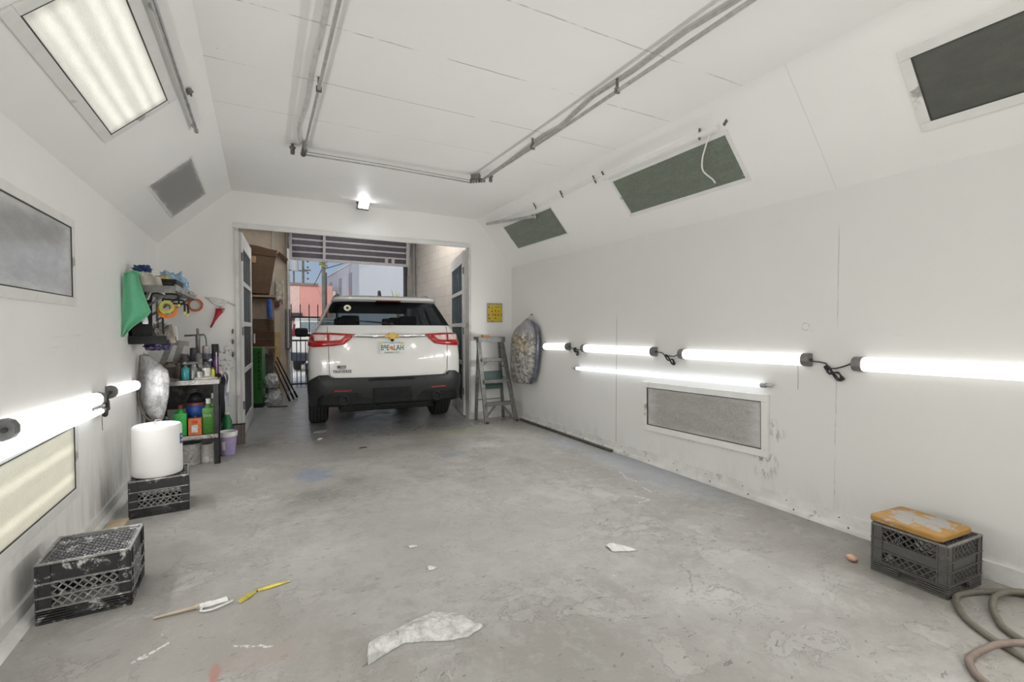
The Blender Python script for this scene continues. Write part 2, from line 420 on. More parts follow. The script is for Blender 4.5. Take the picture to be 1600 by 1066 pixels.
# ------------------------------------------------------------------ mesh helpers
class MB:
    def __init__(s):
        s.bm = bmesh.new()

    def box(s, c, d, rot=None, bev=0.0):
        r = bmesh.ops.create_cube(s.bm, size=1.0)
        vs = r['verts']
        m = Matrix.Translation(c) @ (rot.to_matrix().to_4x4() if rot else Matrix.Identity(4)) @ Matrix.Diagonal((*d, 1))
        bmesh.ops.transform(s.bm, matrix=m, verts=vs)
        if bev:
            es = list({e for v in vs for e in v.link_edges})
            bmesh.ops.bevel(s.bm, geom=es, offset=bev, segments=2, affect='EDGES', profile=0.6)
        return s

    def span(s, a, b, bev=0.0):
        return s.box([(i + j) / 2 for i, j in zip(a, b)], [abs(i - j) for i, j in zip(a, b)], bev=bev)

    def bar(s, p, q, w, h, up=(0, 0, 1)):
        p, q = Vector(p), Vector(q)
        z = (q - p); L = z.length; z.normalize()
        u = Vector(up)
        x = u.cross(z)
        if x.length < 1e-4:
            x = Vector((1, 0, 0)).cross(z)
        x.normalize(); y = z.cross(x)
        m = Matrix((x, y, z)).transposed().to_4x4()
        m.translation = (p + q) / 2
        r = bmesh.ops.create_cube(s.bm, size=1.0)
        bmesh.ops.transform(s.bm, matrix=m @ Matrix.Diagonal((w, h, L, 1)), verts=r['verts'])
        return s

    def cyl(s, p, q, r1, r2=None, n=16, cap=True):
        p, q = Vector(p), Vector(q)
        z = q - p; L = z.length
        m = z.to_track_quat('Z', 'Y').to_matrix().to_4x4(); m.translation = (p + q) / 2
        bmesh.ops.create_cone(s.bm, cap_ends=cap, segments=n, radius1=r1, radius2=r1 if r2 is None else r2, depth=L, matrix=m)
        return s

    def lathe(s, prof, c=(0, 0, 0), n=32, sx=1.0, sy=1.0):
        """prof: (r, z) pairs; r = 0 closes"""
        rings = []
        for r, z in prof:
            if r < 1e-6:
                rings.append([s.bm.verts.new((c[0], c[1], c[2] + z))])
            else:
                rings.append([s.bm.verts.new((c[0] + sx * r * math.cos(2 * PI * k / n), c[1] + sy * r * math.sin(2 * PI * k / n), c[2] + z)) for k in range(n)])
        for a, b in zip(rings, rings[1:]):
            for k in range(n):
                k2 = (k + 1) % n
                if len(a) == 1 and len(b) == 1:
                    continue
                if len(a) == 1:
                    s.bm.faces.new((a[0], b[k], b[k2]))
                elif len(b) == 1:
                    s.bm.faces.new((a[k], a[k2], b[0]))
                else:
                    s.bm.faces.new((a[k], a[k2], b[k2], b[k]))
        return s

    def tube(s, pts, r, n=8, smooth=0, closed=False):
        pts = [Vector(p) for p in pts]
        if smooth:
            pts = catmull(pts, smooth, closed)
        rs = r if isinstance(r, (list, tuple)) else [r] * len(pts)
        if len(rs) != len(pts):
            rs = [rs[min(len(rs) - 1, int(i * len(rs) / len(pts)))] for i in range(len(pts))]
        N = len(pts)
        prev = None
        rings = []
        for i, p in enumerate(pts):
            if closed:
                t = pts[(i + 1) % N] - pts[i - 1]
            else:
                t = pts[min(i + 1, N - 1)] - pts[max(i - 1, 0)]
            t.normalize()
            if prev is None:
                a = Vector((0, 0, 1)) if abs(t.z) < 0.9 else Vector((1, 0, 0))
                x = a.cross(t).normalized()
            else:
                x = prev - t * prev.dot(t)
                x = x.normalized() if x.length > 1e-6 else Vector((1, 0, 0))
            prev = x
            y = t.cross(x)
            rings.append([s.bm.verts.new(p + (x * math.cos(2 * PI * k / n) + y * math.sin(2 * PI * k / n)) * rs[i]) for k in range(n)])
        pairs = list(zip(rings, rings[1:])) + ([(rings[-1], rings[0])] if closed else [])
        for a, b in pairs:
            for k in range(n):
                s.bm.faces.new((a[k], a[(k + 1) % n], b[(k + 1) % n], b[k]))
        if not closed:
            s.bm.faces.new(rings[0]); s.bm.faces.new(list(reversed(rings[-1])))
        return s

    def prism(s, poly, f, th):
        """poly: 2-d outline; f maps (u, v, w) to 3-d; w runs 0..th"""
        a = [s.bm.verts.new(f(u, v, 0)) for u, v in poly]
        b = [s.bm.verts.new(f(u, v, th)) for u, v in poly]
        s.bm.faces.new(a); s.bm.faces.new(list(reversed(b)))
        for i in range(len(poly)):
            j = (i + 1) % len(poly)
            s.bm.faces.new((a[j], a[i], b[i], b[j]))
        return s

    def grid(s, f, nu, nv):
        vs = [[s.bm.verts.new(f(i / nu, j / nv)) for j in range(nv + 1)] for i in range(nu + 1)]
        for i in range(nu):
            for j in range(nv):
                s.bm.faces.new((vs[i][j], vs[i + 1][j], vs[i + 1][j + 1], vs[i][j + 1]))
        return s

    def sphere(s, c, r, sc=(1, 1, 1), n=16):
        m = Matrix.Translation(c) @ Matrix.Diagonal((*sc, 1))
        bmesh.ops.create_uvsphere(s.bm, u_segments=n, v_segments=max(6, n // 2), radius=r, matrix=m)
        return s

    def build(s, name, mat, parent=None, smooth=False, solid=0.0, sub=0, bev=0.0, rec=True, angle=None):
        if rec:
            bmesh.ops.recalc_face_normals(s.bm, faces=s.bm.faces[:])
        me = bpy.data.meshes.new(name)
        s.bm.to_mesh(me); s.bm.free()
        o = bpy.data.objects.new(name, me)
        COL.objects.link(o)
        me.materials.append(mat)
        if smooth:
            for p in me.polygons:
                p.use_smooth = True
            if angle:
                me.set_sharp_from_angle(angle=math.radians(angle))
        if solid:
            m = o.modifiers.new('solid', 'SOLIDIFY'); m.thickness = solid; m.offset = 0
        if bev:
            m = o.modifiers.new('bevel', 'BEVEL'); m.width = bev; m.segments = 2; m.limit_method = 'ANGLE'
        if sub:
            m = o.modifiers.new('sub', 'SUBSURF'); m.levels = sub; m.render_levels = sub
        if parent:
            o.parent = parent
        return o


def catmull(pts, k, closed=False):
    out = []
    n = len(pts)
    rng = n if closed else n - 1
    for i in range(rng):
        if closed:
            p0, p1, p2, p3 = pts[i - 1], pts[i], pts[(i + 1) % n], pts[(i + 2) % n]
        else:
            p0, p1, p2, p3 = pts[max(i - 1, 0)], pts[i], pts[i + 1], pts[min(i + 2, n - 1)]
        for j in range(k):
            t = j / k
            out.append(0.5 * ((2 * p1) + (p2 - p0) * t + (2 * p0 - 5 * p1 + 4 * p2 - p3) * t * t + (3 * p1 - p0 - 3 * p2 + p3) * t ** 3))
    if not closed:
        out.append(pts[-1])
    return out


def tag(o, label=None, cat=None, group=None, kind=None):
    if label: o['label'] = label
    if cat: o['category'] = cat
    if group: o['group'] = group
    if kind: o['kind'] = kind
    return o


def thing(name, label, cat, loc=(0, 0, 0), rz=0.0, group=None, rot=None):
    o = bpy.data.objects.new(name, None)
    o.empty_display_size = 0.1
    COL.objects.link(o)
    o.location = loc
    o.rotation_euler = rot if rot else (0, 0, rz)
    return tag(o, label, cat, group)


def struct(name, mb, mat, label=None, **k):
    o = mb.build(name, mat, **k)
    return tag(o, label, None, None, 'structure')


def copy_tree(o, parent=None):
    c = o.copy(); COL.objects.link(c)
    c.parent = parent
    for ch in [x for x in bpy.data.objects if x.parent == o]:
        copy_tree(ch, c)
    return c


def lettering(name, txt, size, mat, parent, loc, rot, ext=0.002, align='CENTER', sx=1.0, bold=0.0):
    cu = bpy.data.curves.new(name, 'FONT')
    cu.body = txt; cu.size = size; cu.extrude = ext; cu.align_x = align; cu.align_y = 'CENTER'; cu.offset = bold
    t = bpy.data.objects.new(name + '_t', cu)
    COL.objects.link(t)
    bpy.context.view_layer.update()
    me = bpy.data.meshes.new_from_object(t)
    bpy.data.objects.remove(t)
    me.name = name
    me.materials.clear(); me.materials.append(mat)
    o = bpy.data.objects.new(name, me)
    COL.objects.link(o)
    o.location = loc; o.rotation_euler = rot; o.scale = (sx, 1, 1)
    o.parent = parent
    return o


# ------------------------------------------------------------------ the booth shell
XR, XL, YE, ZC, ZS = 3.42, -0.98, 6.45, 2.94, 2.268
XCR, XCL = 2.84, -0.275
YB = -2.2            # near end of the booth, behind the camera
T = 0.10

struct('floor', MB().span((-6, YB - .3, -0.2), (9, 13.2, 0.0)), M['floor'], 'worn grey concrete floor with peeling patches')
struct('wall_left', MB().span((XL - T, YB, 0), (XL, YE, ZS + .02)), M['wleft'], 'white painted wall on the shelf side')
struct('wall_right', MB().span((XR, YB, 0), (XR + T, YE, ZS + .02)), M['wr'], 'white painted wall with the long row of tubes')
struct('ceiling', MB().span((XCL - .05, YB, ZC), (XCR + .05, YE, ZC + T)), M['ceil'], 'flat white ceiling with seams')


def slope_mb(xa, za, xb, zb, y0, y1):
    d = Vector((xb - xa, 0, zb - za)).normalized()
    nrm = Vector((-d.z, 0, d.x))
    if nrm.z < 0: nrm = -nrm
    mb = MB()
    q = [Vector((xa, 0, za)), Vector((xb, 0, zb)), Vector((xb, 0, zb)) + nrm * T, Vector((xa, 0, za)) + nrm * T]
    mb.prism([(i, 0) for i in range(4)], lambda u, v, w: (q[int(u)].x, y0 + w, q[int(u)].z), y1 - y0)
    return mb


struct('ceiling_slope_right', slope_mb(XR, ZS, XCR, ZC, YB, YE), M['slope'], 'sloping white panel over the right wall')
struct('ceiling_slope_left', slope_mb(XL, ZS, XCL, ZC, YB, YE), M['slope'], 'sloping white panel over the left wall')

# end wall with its wide opening (x -0.21 .. 2.71, up to 2.53)
DL, DR, DH = -0.21, 2.71, 2.53
mb = MB()
F = lambda u, v, w: (u, YE + w, v)
mb.prism([(XL - T, 0), (DL, 0), (DL, ZC + .05), (XCL, ZC + .05), (XL - T, ZS + .03)], F, 0.12)
mb.prism([(DR, 0), (XR + T, 0), (XR + T, ZS + .03), (XCR, ZC + .05), (DR, ZC + .05)], F, 0.12)
mb.prism([(DL, DH), (DR, DH), (DR, ZC + .05), (DL, ZC + .05)], F, 0.12)
struct('wall_end', mb, M['wend'], 'white end wall around the wide opening')
# the near end of the booth is left open, unseen, to let fill daylight in
# trims
mb = MB()
mb.span((DL - .05, YE - .022, DH - .02), (DR + .02, YE, DH + .035))
struct('trim_header', mb, M['trimw'], 'white strip along the top of the opening', bev=0.004)
struct('trim_post', MB().span((DL - .035, YE - .03, 0.0), (DL, YE + .13, DH - .02)), M['trimd'], 'chipped white post beside the opening')
struct('trim_jamb', MB().span((DR, YE - .012, 0.0), (DR + .03, YE + .13, DH - .02)), M['trimd'], 'white jamb beside the ladder')
mb = MB()
mb.prism([(0, 0), (0.055, 0), (0.05, .02), (.016, .035), (.012, .10), (0, .10)], lambda u, v, w: (XR - u, 1.52 + w, v), YE - 1.52)
struct('baseboard_right', mb, M['trimd'], 'grimy white base strip of the right wall')
mb = MB()
for k in range(13):
    yy = 1.68 + k * .36
    mb.cyl((XR - .04, yy, .026), (XR - .044, yy, .034), .0045, n=8)
    mb.cyl((XR - .010, yy + .07, .07), (XR - .018, yy + .07, .07), .004, n=8)
struct('trim_screws', mb, M['gasket'], 'dark screw heads along the base strip')
mb = MB()
mb.span((XR - .02, YB, 0), (XR, 1.45, .095))
struct('baseboard_front', mb, M['trimd'], 'base strip behind the crate')
mb = MB()
mb.prism([(0, 0), (0.06, 0), (0.05, .015), (.02, .03), (.015, .085), (0, .085)], lambda u, v, w: (XL + u, YB + w, v), YE - YB)
struct('baseboard_left', mb, M['trimd'], 'grimy base strip of the left wall')
mb = MB()
mb.span((DR + .02, YE - .035, 0), (XR, YE, .10))
mb.span((XL, YE - .02, 0), (DL - .035, YE, .08))
struct('baseboard_end', mb, M['trimd'], 'white base strip of the end wall')


# ------------------------------------------------------------------ recessed light panels and their frames
def prism_glass(name, col, rough=0.22, dirt=True, ribs=70, spec=0.6, streak=False):
    t = NT(name)
    v = t.obj()
    x, y, z = t.xyz(v)
    n = t.noise(v, 3.0, 5, 0.6)
    c = t.mix(t.ss(n, 0.3, 0.75), tuple(a * 0.9 for a in col), tuple(min(1, a * 1.1) for a in col))
    dots = t.voro(t.vm('MULTIPLY', v, (1.0, 0.33, 1)), 46)
    c = t.mix(t.ss(dots, .25, .5, .35 if 'green' in name or 'grille' in name else .04, 0), c, tuple(min(1, a * 1.7) for a in col))
    # overspray creeping in from the rim (uv-like object coordinates: x, y run -1..1 over the pane)
    ex = t.ma('MAXIMUM', t.ma('ABSOLUTE', x), t.ma('ABSOLUTE', y))
    ovr = t.ma('ADD', ex, t.ma('MULTIPLY', t.ma('SUBTRACT', t.noise(v, 2.0, 5, 0.7), 0.5), 0.7))
    if dirt:
        c = t.mix(t.ss(ovr, dirt, 1.15), c, (0.62, 0.62, 0.63))
    t.set(color=c, rough=rough, spec=spec)
    w1 = t.voro(t.vm('MULTIPLY', v, (1.0, 0.4, 1)), ribs)
    t.bump(w1, 0.25, 0.01)
    return t.m


def lit_panel(name, col, strength, lo, tubes):
    """a diffuser lit by tubes behind it; tubes are the positions across the pane (-1..1)"""
    t = NT(name)
    v = t.obj()
    x, y, z = t.xyz(v)
    s_ = None
    for q in tubes:
        g = t.ss(t.ma('ABSOLUTE', t.ma('SUBTRACT', y, q)), 0.0, 0.22, 1, 0)
        s_ = g if s_ is None else t.ma('MAXIMUM', s_, g)
    rim = t.ss(t.ma('MAXIMUM', t.ma('ABSOLUTE', x), t.ma('MULTIPLY', t.ma('ABSOLUTE', y), 0.98)), 0.86, 1.0, 1, 0.55)
    nn = t.ss(t.noise(v, 3.5, 6, 0.7), 0.25, 0.7, 0.86, 1.0)
    st = t.ma('MULTIPLY', t.ma('MULTIPLY', t.ma('ADD', lo, t.ma('MULTIPLY', s_, 1 - lo)), rim), nn)
    t.set(color=(0.25, 0.25, 0.23), emit=col, estr=t.ma('MULTIPLY', st, strength), rough=0.3)
    t.bump(t.voro(t.vm('MULTIPLY', v, (1.0, 0.4, 1)), 70), 0.3, 0.01)
    return t.m


M['pane_green'] = prism_glass('green_tinted_prismatic_pane', (0.155, 0.18, 0.145), 0.3, dirt=1.02, spec=0.4)
M['pane_grey'] = prism_glass('grey_prismatic_pane', (0.15, 0.15, 0.145), 0.16, dirt=0.80, spec=0.9)
M['pane_dark'] = prism_glass('dark_prismatic_pane', (0.105, 0.108, 0.098), 0.35, dirt=False, spec=0.35)
M['pane_grille'] = prism_glass('grey_grille_pane', (0.36, 0.345, 0.33), 0.28, dirt=0.72, ribs=50)
M['pane_window'] = prism_glass('clouded_pane', (0.40, 0.40, 0.40), 0.12, dirt=0.62, ribs=2, spec=0.8)
M['pane_lit'] = lit_panel('lit_diffuser', (1.0, 0.97, 0.86), E_PANEL, 0.70, (-0.62, -0.22, 0.32, 0.72))
M['pane_fill'] = lit_panel('fill_lit_diffuser', (1.0, 0.98, 0.90), 8.0, 0.6, (-0.62, -0.22, 0.32, 0.72))  # for unseen panels added behind the viewer to brighten the booth
M['pane_cream'] = lit_panel('cream_lit_diffuser', (1.0, 0.95, 0.74), 0.27, 0.66, (-0.55, 0.35))


def panel(name, label, origin, du, dv, L, W, fw, mat_pane, frame_mat, proud=0.012, cat='light panel', gasket=True, group=None, fdark=0.0):
    """flat framed panel; origin = centre on the surface, du along its length, dv across; the frame stands proud, the pane sits in it"""
    du, dv = Vector(du).normalized(), Vector(dv).normalized()
    nn = du.cross(dv)
    root = thing(name, label, cat, origin, group=group)
    rot = Matrix((du, dv, nn)).transposed().to_euler()
    root.rotation_euler = rot
    mb = MB()
    a, b = L / 2, W / 2
    for (x0, x1, y0, y1) in ((-a - fw, a + fw, b, b + fw), (-a - fw, a + fw, -b - fw, -b), (-a - fw, -a, -b, b), (a, a + fw, -b, b)):
        mb.span((x0, y0, 0), (x1, y1, proud))
    mb.build('frame', frame_mat, root, bev=0.003)
    p = MB().box((0, 0, 0), (2, 2, 0.004)).build('pane', mat_pane, root)
    p.location = (0, 0, proud * 0.35 + .002)
    p.scale = (a, b, 1)
    if gasket:
        mb = MB()
        g = 0.006
        for (x0, x1, y0, y1) in ((-a, a, b - g, b), (-a, a, -b, -b + g), (-a, -a + g, -b, b), (a - g, a, -b, b)):
            mb.span((x0, y0, proud * .3), (x1, y1, proud * 0.9))
        mb.build('gasket', M['gasket'], root)
    return root


dR = Vector((XCR - XR, 0, ZC - ZS)); LR = dR.length; dRn = dR.normalized()
dL = Vector((XCL - XL, 0, ZC - ZS)); LL = dL.length; dLn = dL.normalized()


def onR(y, s): return (XR + dR.x * s, y, ZS + dR.z * s)
def onL(y, s): return (XL + dL.x * s, y, ZS + dL.z * s)


# right slope (normal points down into the booth)
panel('light_panel', 'unlit green-grey panel in the right slope nearest the opening', onR(5.31, .503), (0, 1, 0), dRn * -1, 1.20, .355, .02, M['pane_green'], M['trimw'], .006, group='unlit panels in the right slope')
panel('light_panel', 'unlit green-grey panel with a hanging white cord, middle of right slope', onR(2.98, .503), (0, 1, 0), dRn * -1, 1.24, .36, .035, M['pane_green'], M['trimw'], .006, group='unlit panels in the right slope')
panel('light_panel', 'dark unlit panel with broad white frame, in the slope at the top right corner', onR(.64, .503), (0, 1, 0), dRn * -1, 1.20, .365, .05, M['pane_dark'], M['trimw'], .014, group='unlit panels in the right slope')
panel('light_panel', 'glowing cream fluorescent panel in the left slope', onL(2.99, .503), (0, 1, 0), dLn, 1.20, .38, .055, M['pane_lit'], M['trimw'], .012)
panel('light_panel', 'unlit grey glossy panel in the left slope above the wall shelf', onL(5.31, .503), (0, 1, 0), dLn, 1.18, .385, .02, M['pane_grey'], M['trimw'], .006)
panel('light_panel', 'added unseen fill panel in the left slope behind the viewer', onL(.2, .503), (0, 1, 0), dLn, 1.20, .38, .055, M['pane_fill'], M['trimw'], .012, group='added fill panels behind the viewer')
panel('light_panel', 'added unseen fill panel in the left slope nearest the yard', onL(-1.4, .503), (0, 1, 0), dLn, 1.20, .38, .055, M['pane_fill'], M['trimw'], .012, group='added fill panels behind the viewer')
panel('light_panel', 'added unseen fill panel in the right slope nearest the yard', onR(-1.4, .503), (0, 1, 0), dRn * -1, 1.20, .38, .055, M['pane_fill'], M['trimw'], .012, group='added fill panels behind the viewer')
# walls
wg = panel('wall_grille', 'grey framed diffuser grille low on the right wall under the thin tube', (XR, 2.92, .575), (0, 1, 0), (0, 0, -1), 1.22, .37, .055, M['pane_grille'], M['trimw'], .03, cat='wall grille')
wg.rotation_euler.rotate_axis('Z', 0.02)
panel('window_1', 'clouded grey inspection window high on the left wall', (XL, 3.08, 1.72), (0, 1, 0), (0, 0, 1), 1.20, .41, .05, M['pane_window'], M['trimw'], .016, cat='window')
wn_ = bpy.data.objects['window_1']; tag(wn_, None, None, None, 'structure')
panel('wall_light_panel', 'cream lit diffuser panel low on the left wall behind the crate', (XL, 3.05, .575), (0, 1, 0), (0, 0, 1), 1.21, .37, .055, M['pane_cream'], M['trimw'], .016, cat='light panel')
panel('wall_light_panel', 'added unseen cream lit panel low on the left wall behind the viewer', (XL, .7, .575), (0, 1, 0), (0, 0, 1), 1.21, .37, .055, M['pane_cream'], M['trimw'], .016, cat='light panel')  # unseen, added to carry the lit panels on past the viewer

# ------------------------------------------------------------------ tube lights
M['tube'] = glow('lit_led_tube', (1.0, 0.99, 0.98), E_TUBE)
M['thin'] = glow('lit_thin_tube', (0.88, 0.93, 1.0), E_THIN)
M['cap'] = simple('grey_end_cap', (0.16, 0.155, 0.15), 0.4, var=0.2)


def shop_light(y0, y1, z0, z1, wall, label, group, capmat='cap'):
    """half round LED batten from y0 (near) to y1 (far) on a side wall"""
    sx = -1 if wall == 'R' else 1
    xw = XR if wall == 'R' else XL
    root = thing('tube_light', label, 'tube light', (xw + sx * .002, (y0 + y1) / 2, (z0 + z1) / 2), group=group)
    L = y1 - y0
    dz = (z1 - z0)
    root.rotation_euler = (math.atan2(dz, L), 0, 0)
    prof = [(0, -.042), (.022, -.045), (.045, -.036), (.058, -.015), (.058, .015), (.045, .036), (.022, .045), (0, .042)]
    cap = .055
    MB().prism(prof, lambda u, v, w: (sx * u, -L / 2 + cap + w, v), L - 2 * cap).build('tube', M['tube'], root, smooth=True, angle=50)
    pc = [(u * 1.05 + (.0 if u == 0 else .001), v * 1.04) for u, v in prof]
    for y in (-L / 2, L / 2 - cap):
        MB().prism(pc, lambda u, v, w: (sx * u, y + w, v), cap).build('end_cap', M[capmat], root, bev=.003)
    for e in (-1, 1):
        MB().cyl((sx * .03, e * L / 2, 0), (sx * .03, e * (L / 2 + .012), 0), .011, n=12).build('cord_boss', M['dgrey'], root, smooth=True, angle=40)
    ld = bpy.data.lights.new('led_strip', 'AREA')
    ld.shape = 'RECTANGLE'; ld.size = L - 2 * cap; ld.size_y = .05; ld.energy = E_LED; ld.color = (1.0, .99, .97)
    lo = bpy.data.objects.new('led_strip', ld); COL.objects.link(lo); lo.parent = root
    lo.location = (sx * .064, 0, 0)
    lo.rotation_euler = Matrix(((0, 0, -sx), (1, 0, 0), (0, -sx, 0))).to_euler()
    return root


shop_light(4.87, 5.50, 1.11, 1.09, 'R', 'white LED tube partly behind the hanging car panel in the corner', 'LED tubes on the right wall')
shop_light(3.41, 4.60, 1.108, 1.10, 'R', 'white LED tube second from the end wall, above the thin tube', 'LED tubes on the right wall')
shop_light(1.945, 3.115, 1.113, 1.10, 'R', 'white LED tube above the right end of the low grille', 'LED tubes on the right wall')
shop_light(.50, 1.675, 1.115, 1.103, 'R', 'white LED tube running out of the picture at the right', 'LED tubes on the right wall')
shop_light(2.74, 4.10, .905, .862, 'L', 'white LED tube over the cream lit panel', 'LED tubes on the left wall')
shop_light(4.34, 5.20, .876, .838, 'L', 'white LED tube running behind the silver wrapped panel', 'LED tubes on the left wall')
shop_light(-.95, .2, 1.11, 1.11, 'R', 'added unseen LED tube on the right wall behind the viewer', 'LED tubes on the right wall')  # out of view, added to even out the booth light
shop_light(1.2, 2.4, .92, .90, 'L', 'added unseen LED tube on the left wall behind the viewer', 'LED tubes on the left wall')  # also out of view and added for evener light


def thin_tube(p0, p1, sx, label, r=.019):
    root = thing('thin_tube_light', label, 'tube light', p0)
    p1 = Vector(p1) - Vector(p0)
    d = p1.normalized()
    MB().cyl(d * .06, p1 - d * .06, r, n=16).build('tube', M['thin'], root, smooth=True, angle=50)
    for q, s in ((Vector((0, 0, 0)), 1), (p1, -1)):
        mb = MB()
        mb.cyl(q + d * s * .025, q + d * s * .062, r * 1.02, n=16)
        mb.cyl(q - d * s * .03, q + d * s * .03, r * .55, n=10)
        mb.box(q + d * s * .045 + Vector((-sx * .02, 0, 0)), (.03, .02, .03))
        mb.build('end_fitting', M['metal'], root, smooth=True, angle=40)
    return root


thin_tube((XR - .045, 2.24, .902), (XR - .045, 4.75, .852), -1, 'long thin fluorescent tube glowing above the low grille')
thin_tube((XL + .045, 1.65, .835), (XL + .045, 4.10, .785), 1, 'long thin fluorescent tube glowing just under the left LED tubes')

# cords between the tubes
def cord(pts, label, r=.0045, name='power_cord', mat='cord', k=8):
    o = MB().tube(pts, r, 6, k).build(name, M[mat], smooth=True)
    return tag(o, label, 'cord')


def tangle(cx, cy, cz, sy=1.0, n=5, seed=1, sx=-1):
    rnd = random.Random(seed)
    pts = []
    for k in range(n * 6):
        a = k / 6 * 2 * PI
        pts.append((cx + sx * (.01 + .016 * rnd.random()), cy + sy * .06 * math.cos(a) * (.6 + .5 * rnd.random()), cz - .02 + .025 * math.sin(2 * a) + .035 * math.cos(a) * (.7 + .5 * rnd.random())))
    return pts


xc = XR - .02
cord([(XR - .03, 1.675 + .02, 1.10), (xc, 1.73, 1.085), (xc, 1.79, 1.065)] + tangle(xc, 1.79, 1.055, 1, 4, 3) + [(xc, 1.84, 1.085), (xc, 1.88, 1.10), (XR - .03, 1.93, 1.105)], 'bundled black cord beside the tube running out of the picture')
cord([(XR - .03, 3.13, 1.10), (xc, 3.19, 1.075)] + tangle(xc, 3.22, 1.06, 1, 4, 5) + [(xc, 3.33, 1.095), (XR - .03, 3.39, 1.105)], 'knotted black cord between the second and third LED tubes')
cord([(XR - .03, 4.62, 1.10), (xc, 4.67, 1.08)] + tangle(xc, 4.71, 1.075, .8, 3, 8) + [(xc, 4.80, 1.085), (XR - .03, 4.85, 1.10)], 'short black cord gathered near the hanging car panel')
cord([(XL + .03, 4.12, .86), (XL + .03, 4.15, .83)] + tangle(XL + .02, 4.2, .80, .8, 4, 9, 1) + [(XL + .03, 4.27, .84), (XL + .03, 4.32, .872)], 'grey cord gathered between the two left LED tubes', r=.007, mat='dgrey')
cord([(XR - .05, 2.02, 1.07), (XR - .045, 2.02, .98), (XR - .046, 2.02, .90)], 'pull string hanging from the LED tube by the grille', r=.0015, name='pull_string', mat='dgrey')
cord([(XL + .06, 4.02, .82), (XL + .055, 4.02, .74), (XL + .056, 4.02, .66)], 'pull string hanging under the left LED tubes', r=.0018, name='pull_string', mat='dgrey')

# ------------------------------------------------------------------ floodlight over the opening
M['flood'] = glow('lit_floodlight', (0.95, 0.96, 1.0), 22)
root = thing('floodlight', 'small square floodlight glowing above the wide opening', 'lamp', (1.185, 6.28, 2.905), rot=(math.radians(38), 0, math.radians(8)))
MB().box((0, 0, 0), (.15, .035, .12), bev=.006).build('housing', M['dmetal'], root)
MB().box((0, -.0195, .012), (.118, .006, .078)).build('lens', M['flood'], root)
MB().bar((-.08, .01, .0), (-.08, .03, .055), .006, .02).bar((.08, .01, .0), (.08, .03, .055), .006, .02).bar((-.083, .03, .05), (.083, .03, .05), .006, .02).build('bracket', M['dmetal'], root)

# ------------------------------------------------------------------ pipes and wires on the ceiling
root = thing('ceiling_conduit', 'U shaped grey metal pipe run hung under the ceiling', 'pipe', (0, 0, 0))
zp = 2.865
MB().tube([(.34, YB + .05, zp), (.345, 1.9, zp), (.352, 3.2, zp), (.357, 4.50, zp)], .011, 10).build('left_run', M['pipew'], root, smooth=True)
MB().tube([(.357, 4.56, zp - .01), (1.0, 4.575, zp - .005), (1.95, 4.60, zp - .015)], .007, 8).tube([(.357, 4.60, zp + .03), (1.1, 4.62, zp + .035), (1.95, 4.63, zp + .02)], .004, 6).build('cross_run', M['pipew'], root, smooth=True)
MB().tube([(2.045, 4.56, zp), (2.06, 3.0, zp), (2.05, 1.5, zp), (2.04, YB + .05, zp)], .013, 10).build('right_run', M['pipew'], root, smooth=True)
mb = MB()
for k in range(5):
    mb.cyl((.357, 4.46 + k * .028, zp), (.357, 4.475 + k * .028, zp), .024, n=12)
mb.box((.357, 4.52, zp + .04), (.02, .16, .055))
mb.build('left_coupling', M['dmetal'], root, smooth=True, angle=40)
mb = MB()
for k in range(6):
    mb.cyl((1.95 + k * .022, 4.60 - k * .018, zp), (1.962 + k * .022, 4.59 - k * .018, zp), .022, n=12)
mb.box((2.0, 4.57, zp + .04), (.10, .03, .05), Euler((0, 0, -.7)))
mb.build('right_coupling', M['dmetal'], root, smooth=True, angle=40)
for (x, y) in ((.346, 2.05), (2.052, 2.42), (2.056, 3.5), (.352, 3.3)):
    MB().box((x, y, zp + .035), (.014, .014, .08)).box((x, y, zp), (.034, .018, .034)).build('clip', M['dmetal'], root)
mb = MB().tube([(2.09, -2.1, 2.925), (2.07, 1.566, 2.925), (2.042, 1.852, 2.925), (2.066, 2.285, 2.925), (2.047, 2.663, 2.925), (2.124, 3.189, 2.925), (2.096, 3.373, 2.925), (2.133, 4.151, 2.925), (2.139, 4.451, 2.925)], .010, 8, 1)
tag(mb.build('ceiling_line', M['pipew'], smooth=True), 'thin grey line sagging against the ceiling beside the right pipe', 'hose')  # thin kinked grey tube just under the ceiling
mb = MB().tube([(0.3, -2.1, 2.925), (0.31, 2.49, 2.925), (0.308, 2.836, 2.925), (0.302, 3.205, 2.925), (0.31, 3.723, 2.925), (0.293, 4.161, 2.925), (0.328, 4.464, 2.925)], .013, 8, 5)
tag(mb.build('ceiling_line', simple('soft_shadow_grey', (.52, .52, .51), .6), smooth=True), 'pale grey strip drawing the soft shadow beside the left pipe on the ceiling', 'hose')  # solid strip in place of the soft shadow along the left pipe
for (x, y, z, lab) in ((.27, 4.58, 2.90, 'small dark fitting on the ceiling beside the left pipe corner'), (2.10, 4.42, 2.88, 'small dark fitting on the ceiling beside the right pipe corner')):
    r_ = thing('ceiling_fitting', lab, 'fitting', (x, y, z))
    MB().cyl((0, 0, -.05), (0, 0, .0), .018, n=14).cyl((0, 0, .0), (0, 0, .04), .012, n=12).build('body', M['dmetal'], r_, smooth=True, angle=40)
    MB().cyl((0, 0, .0), (0, 0, .012), .026, n=14).build('collar', M['dmetal'], r_, smooth=True, angle=40)

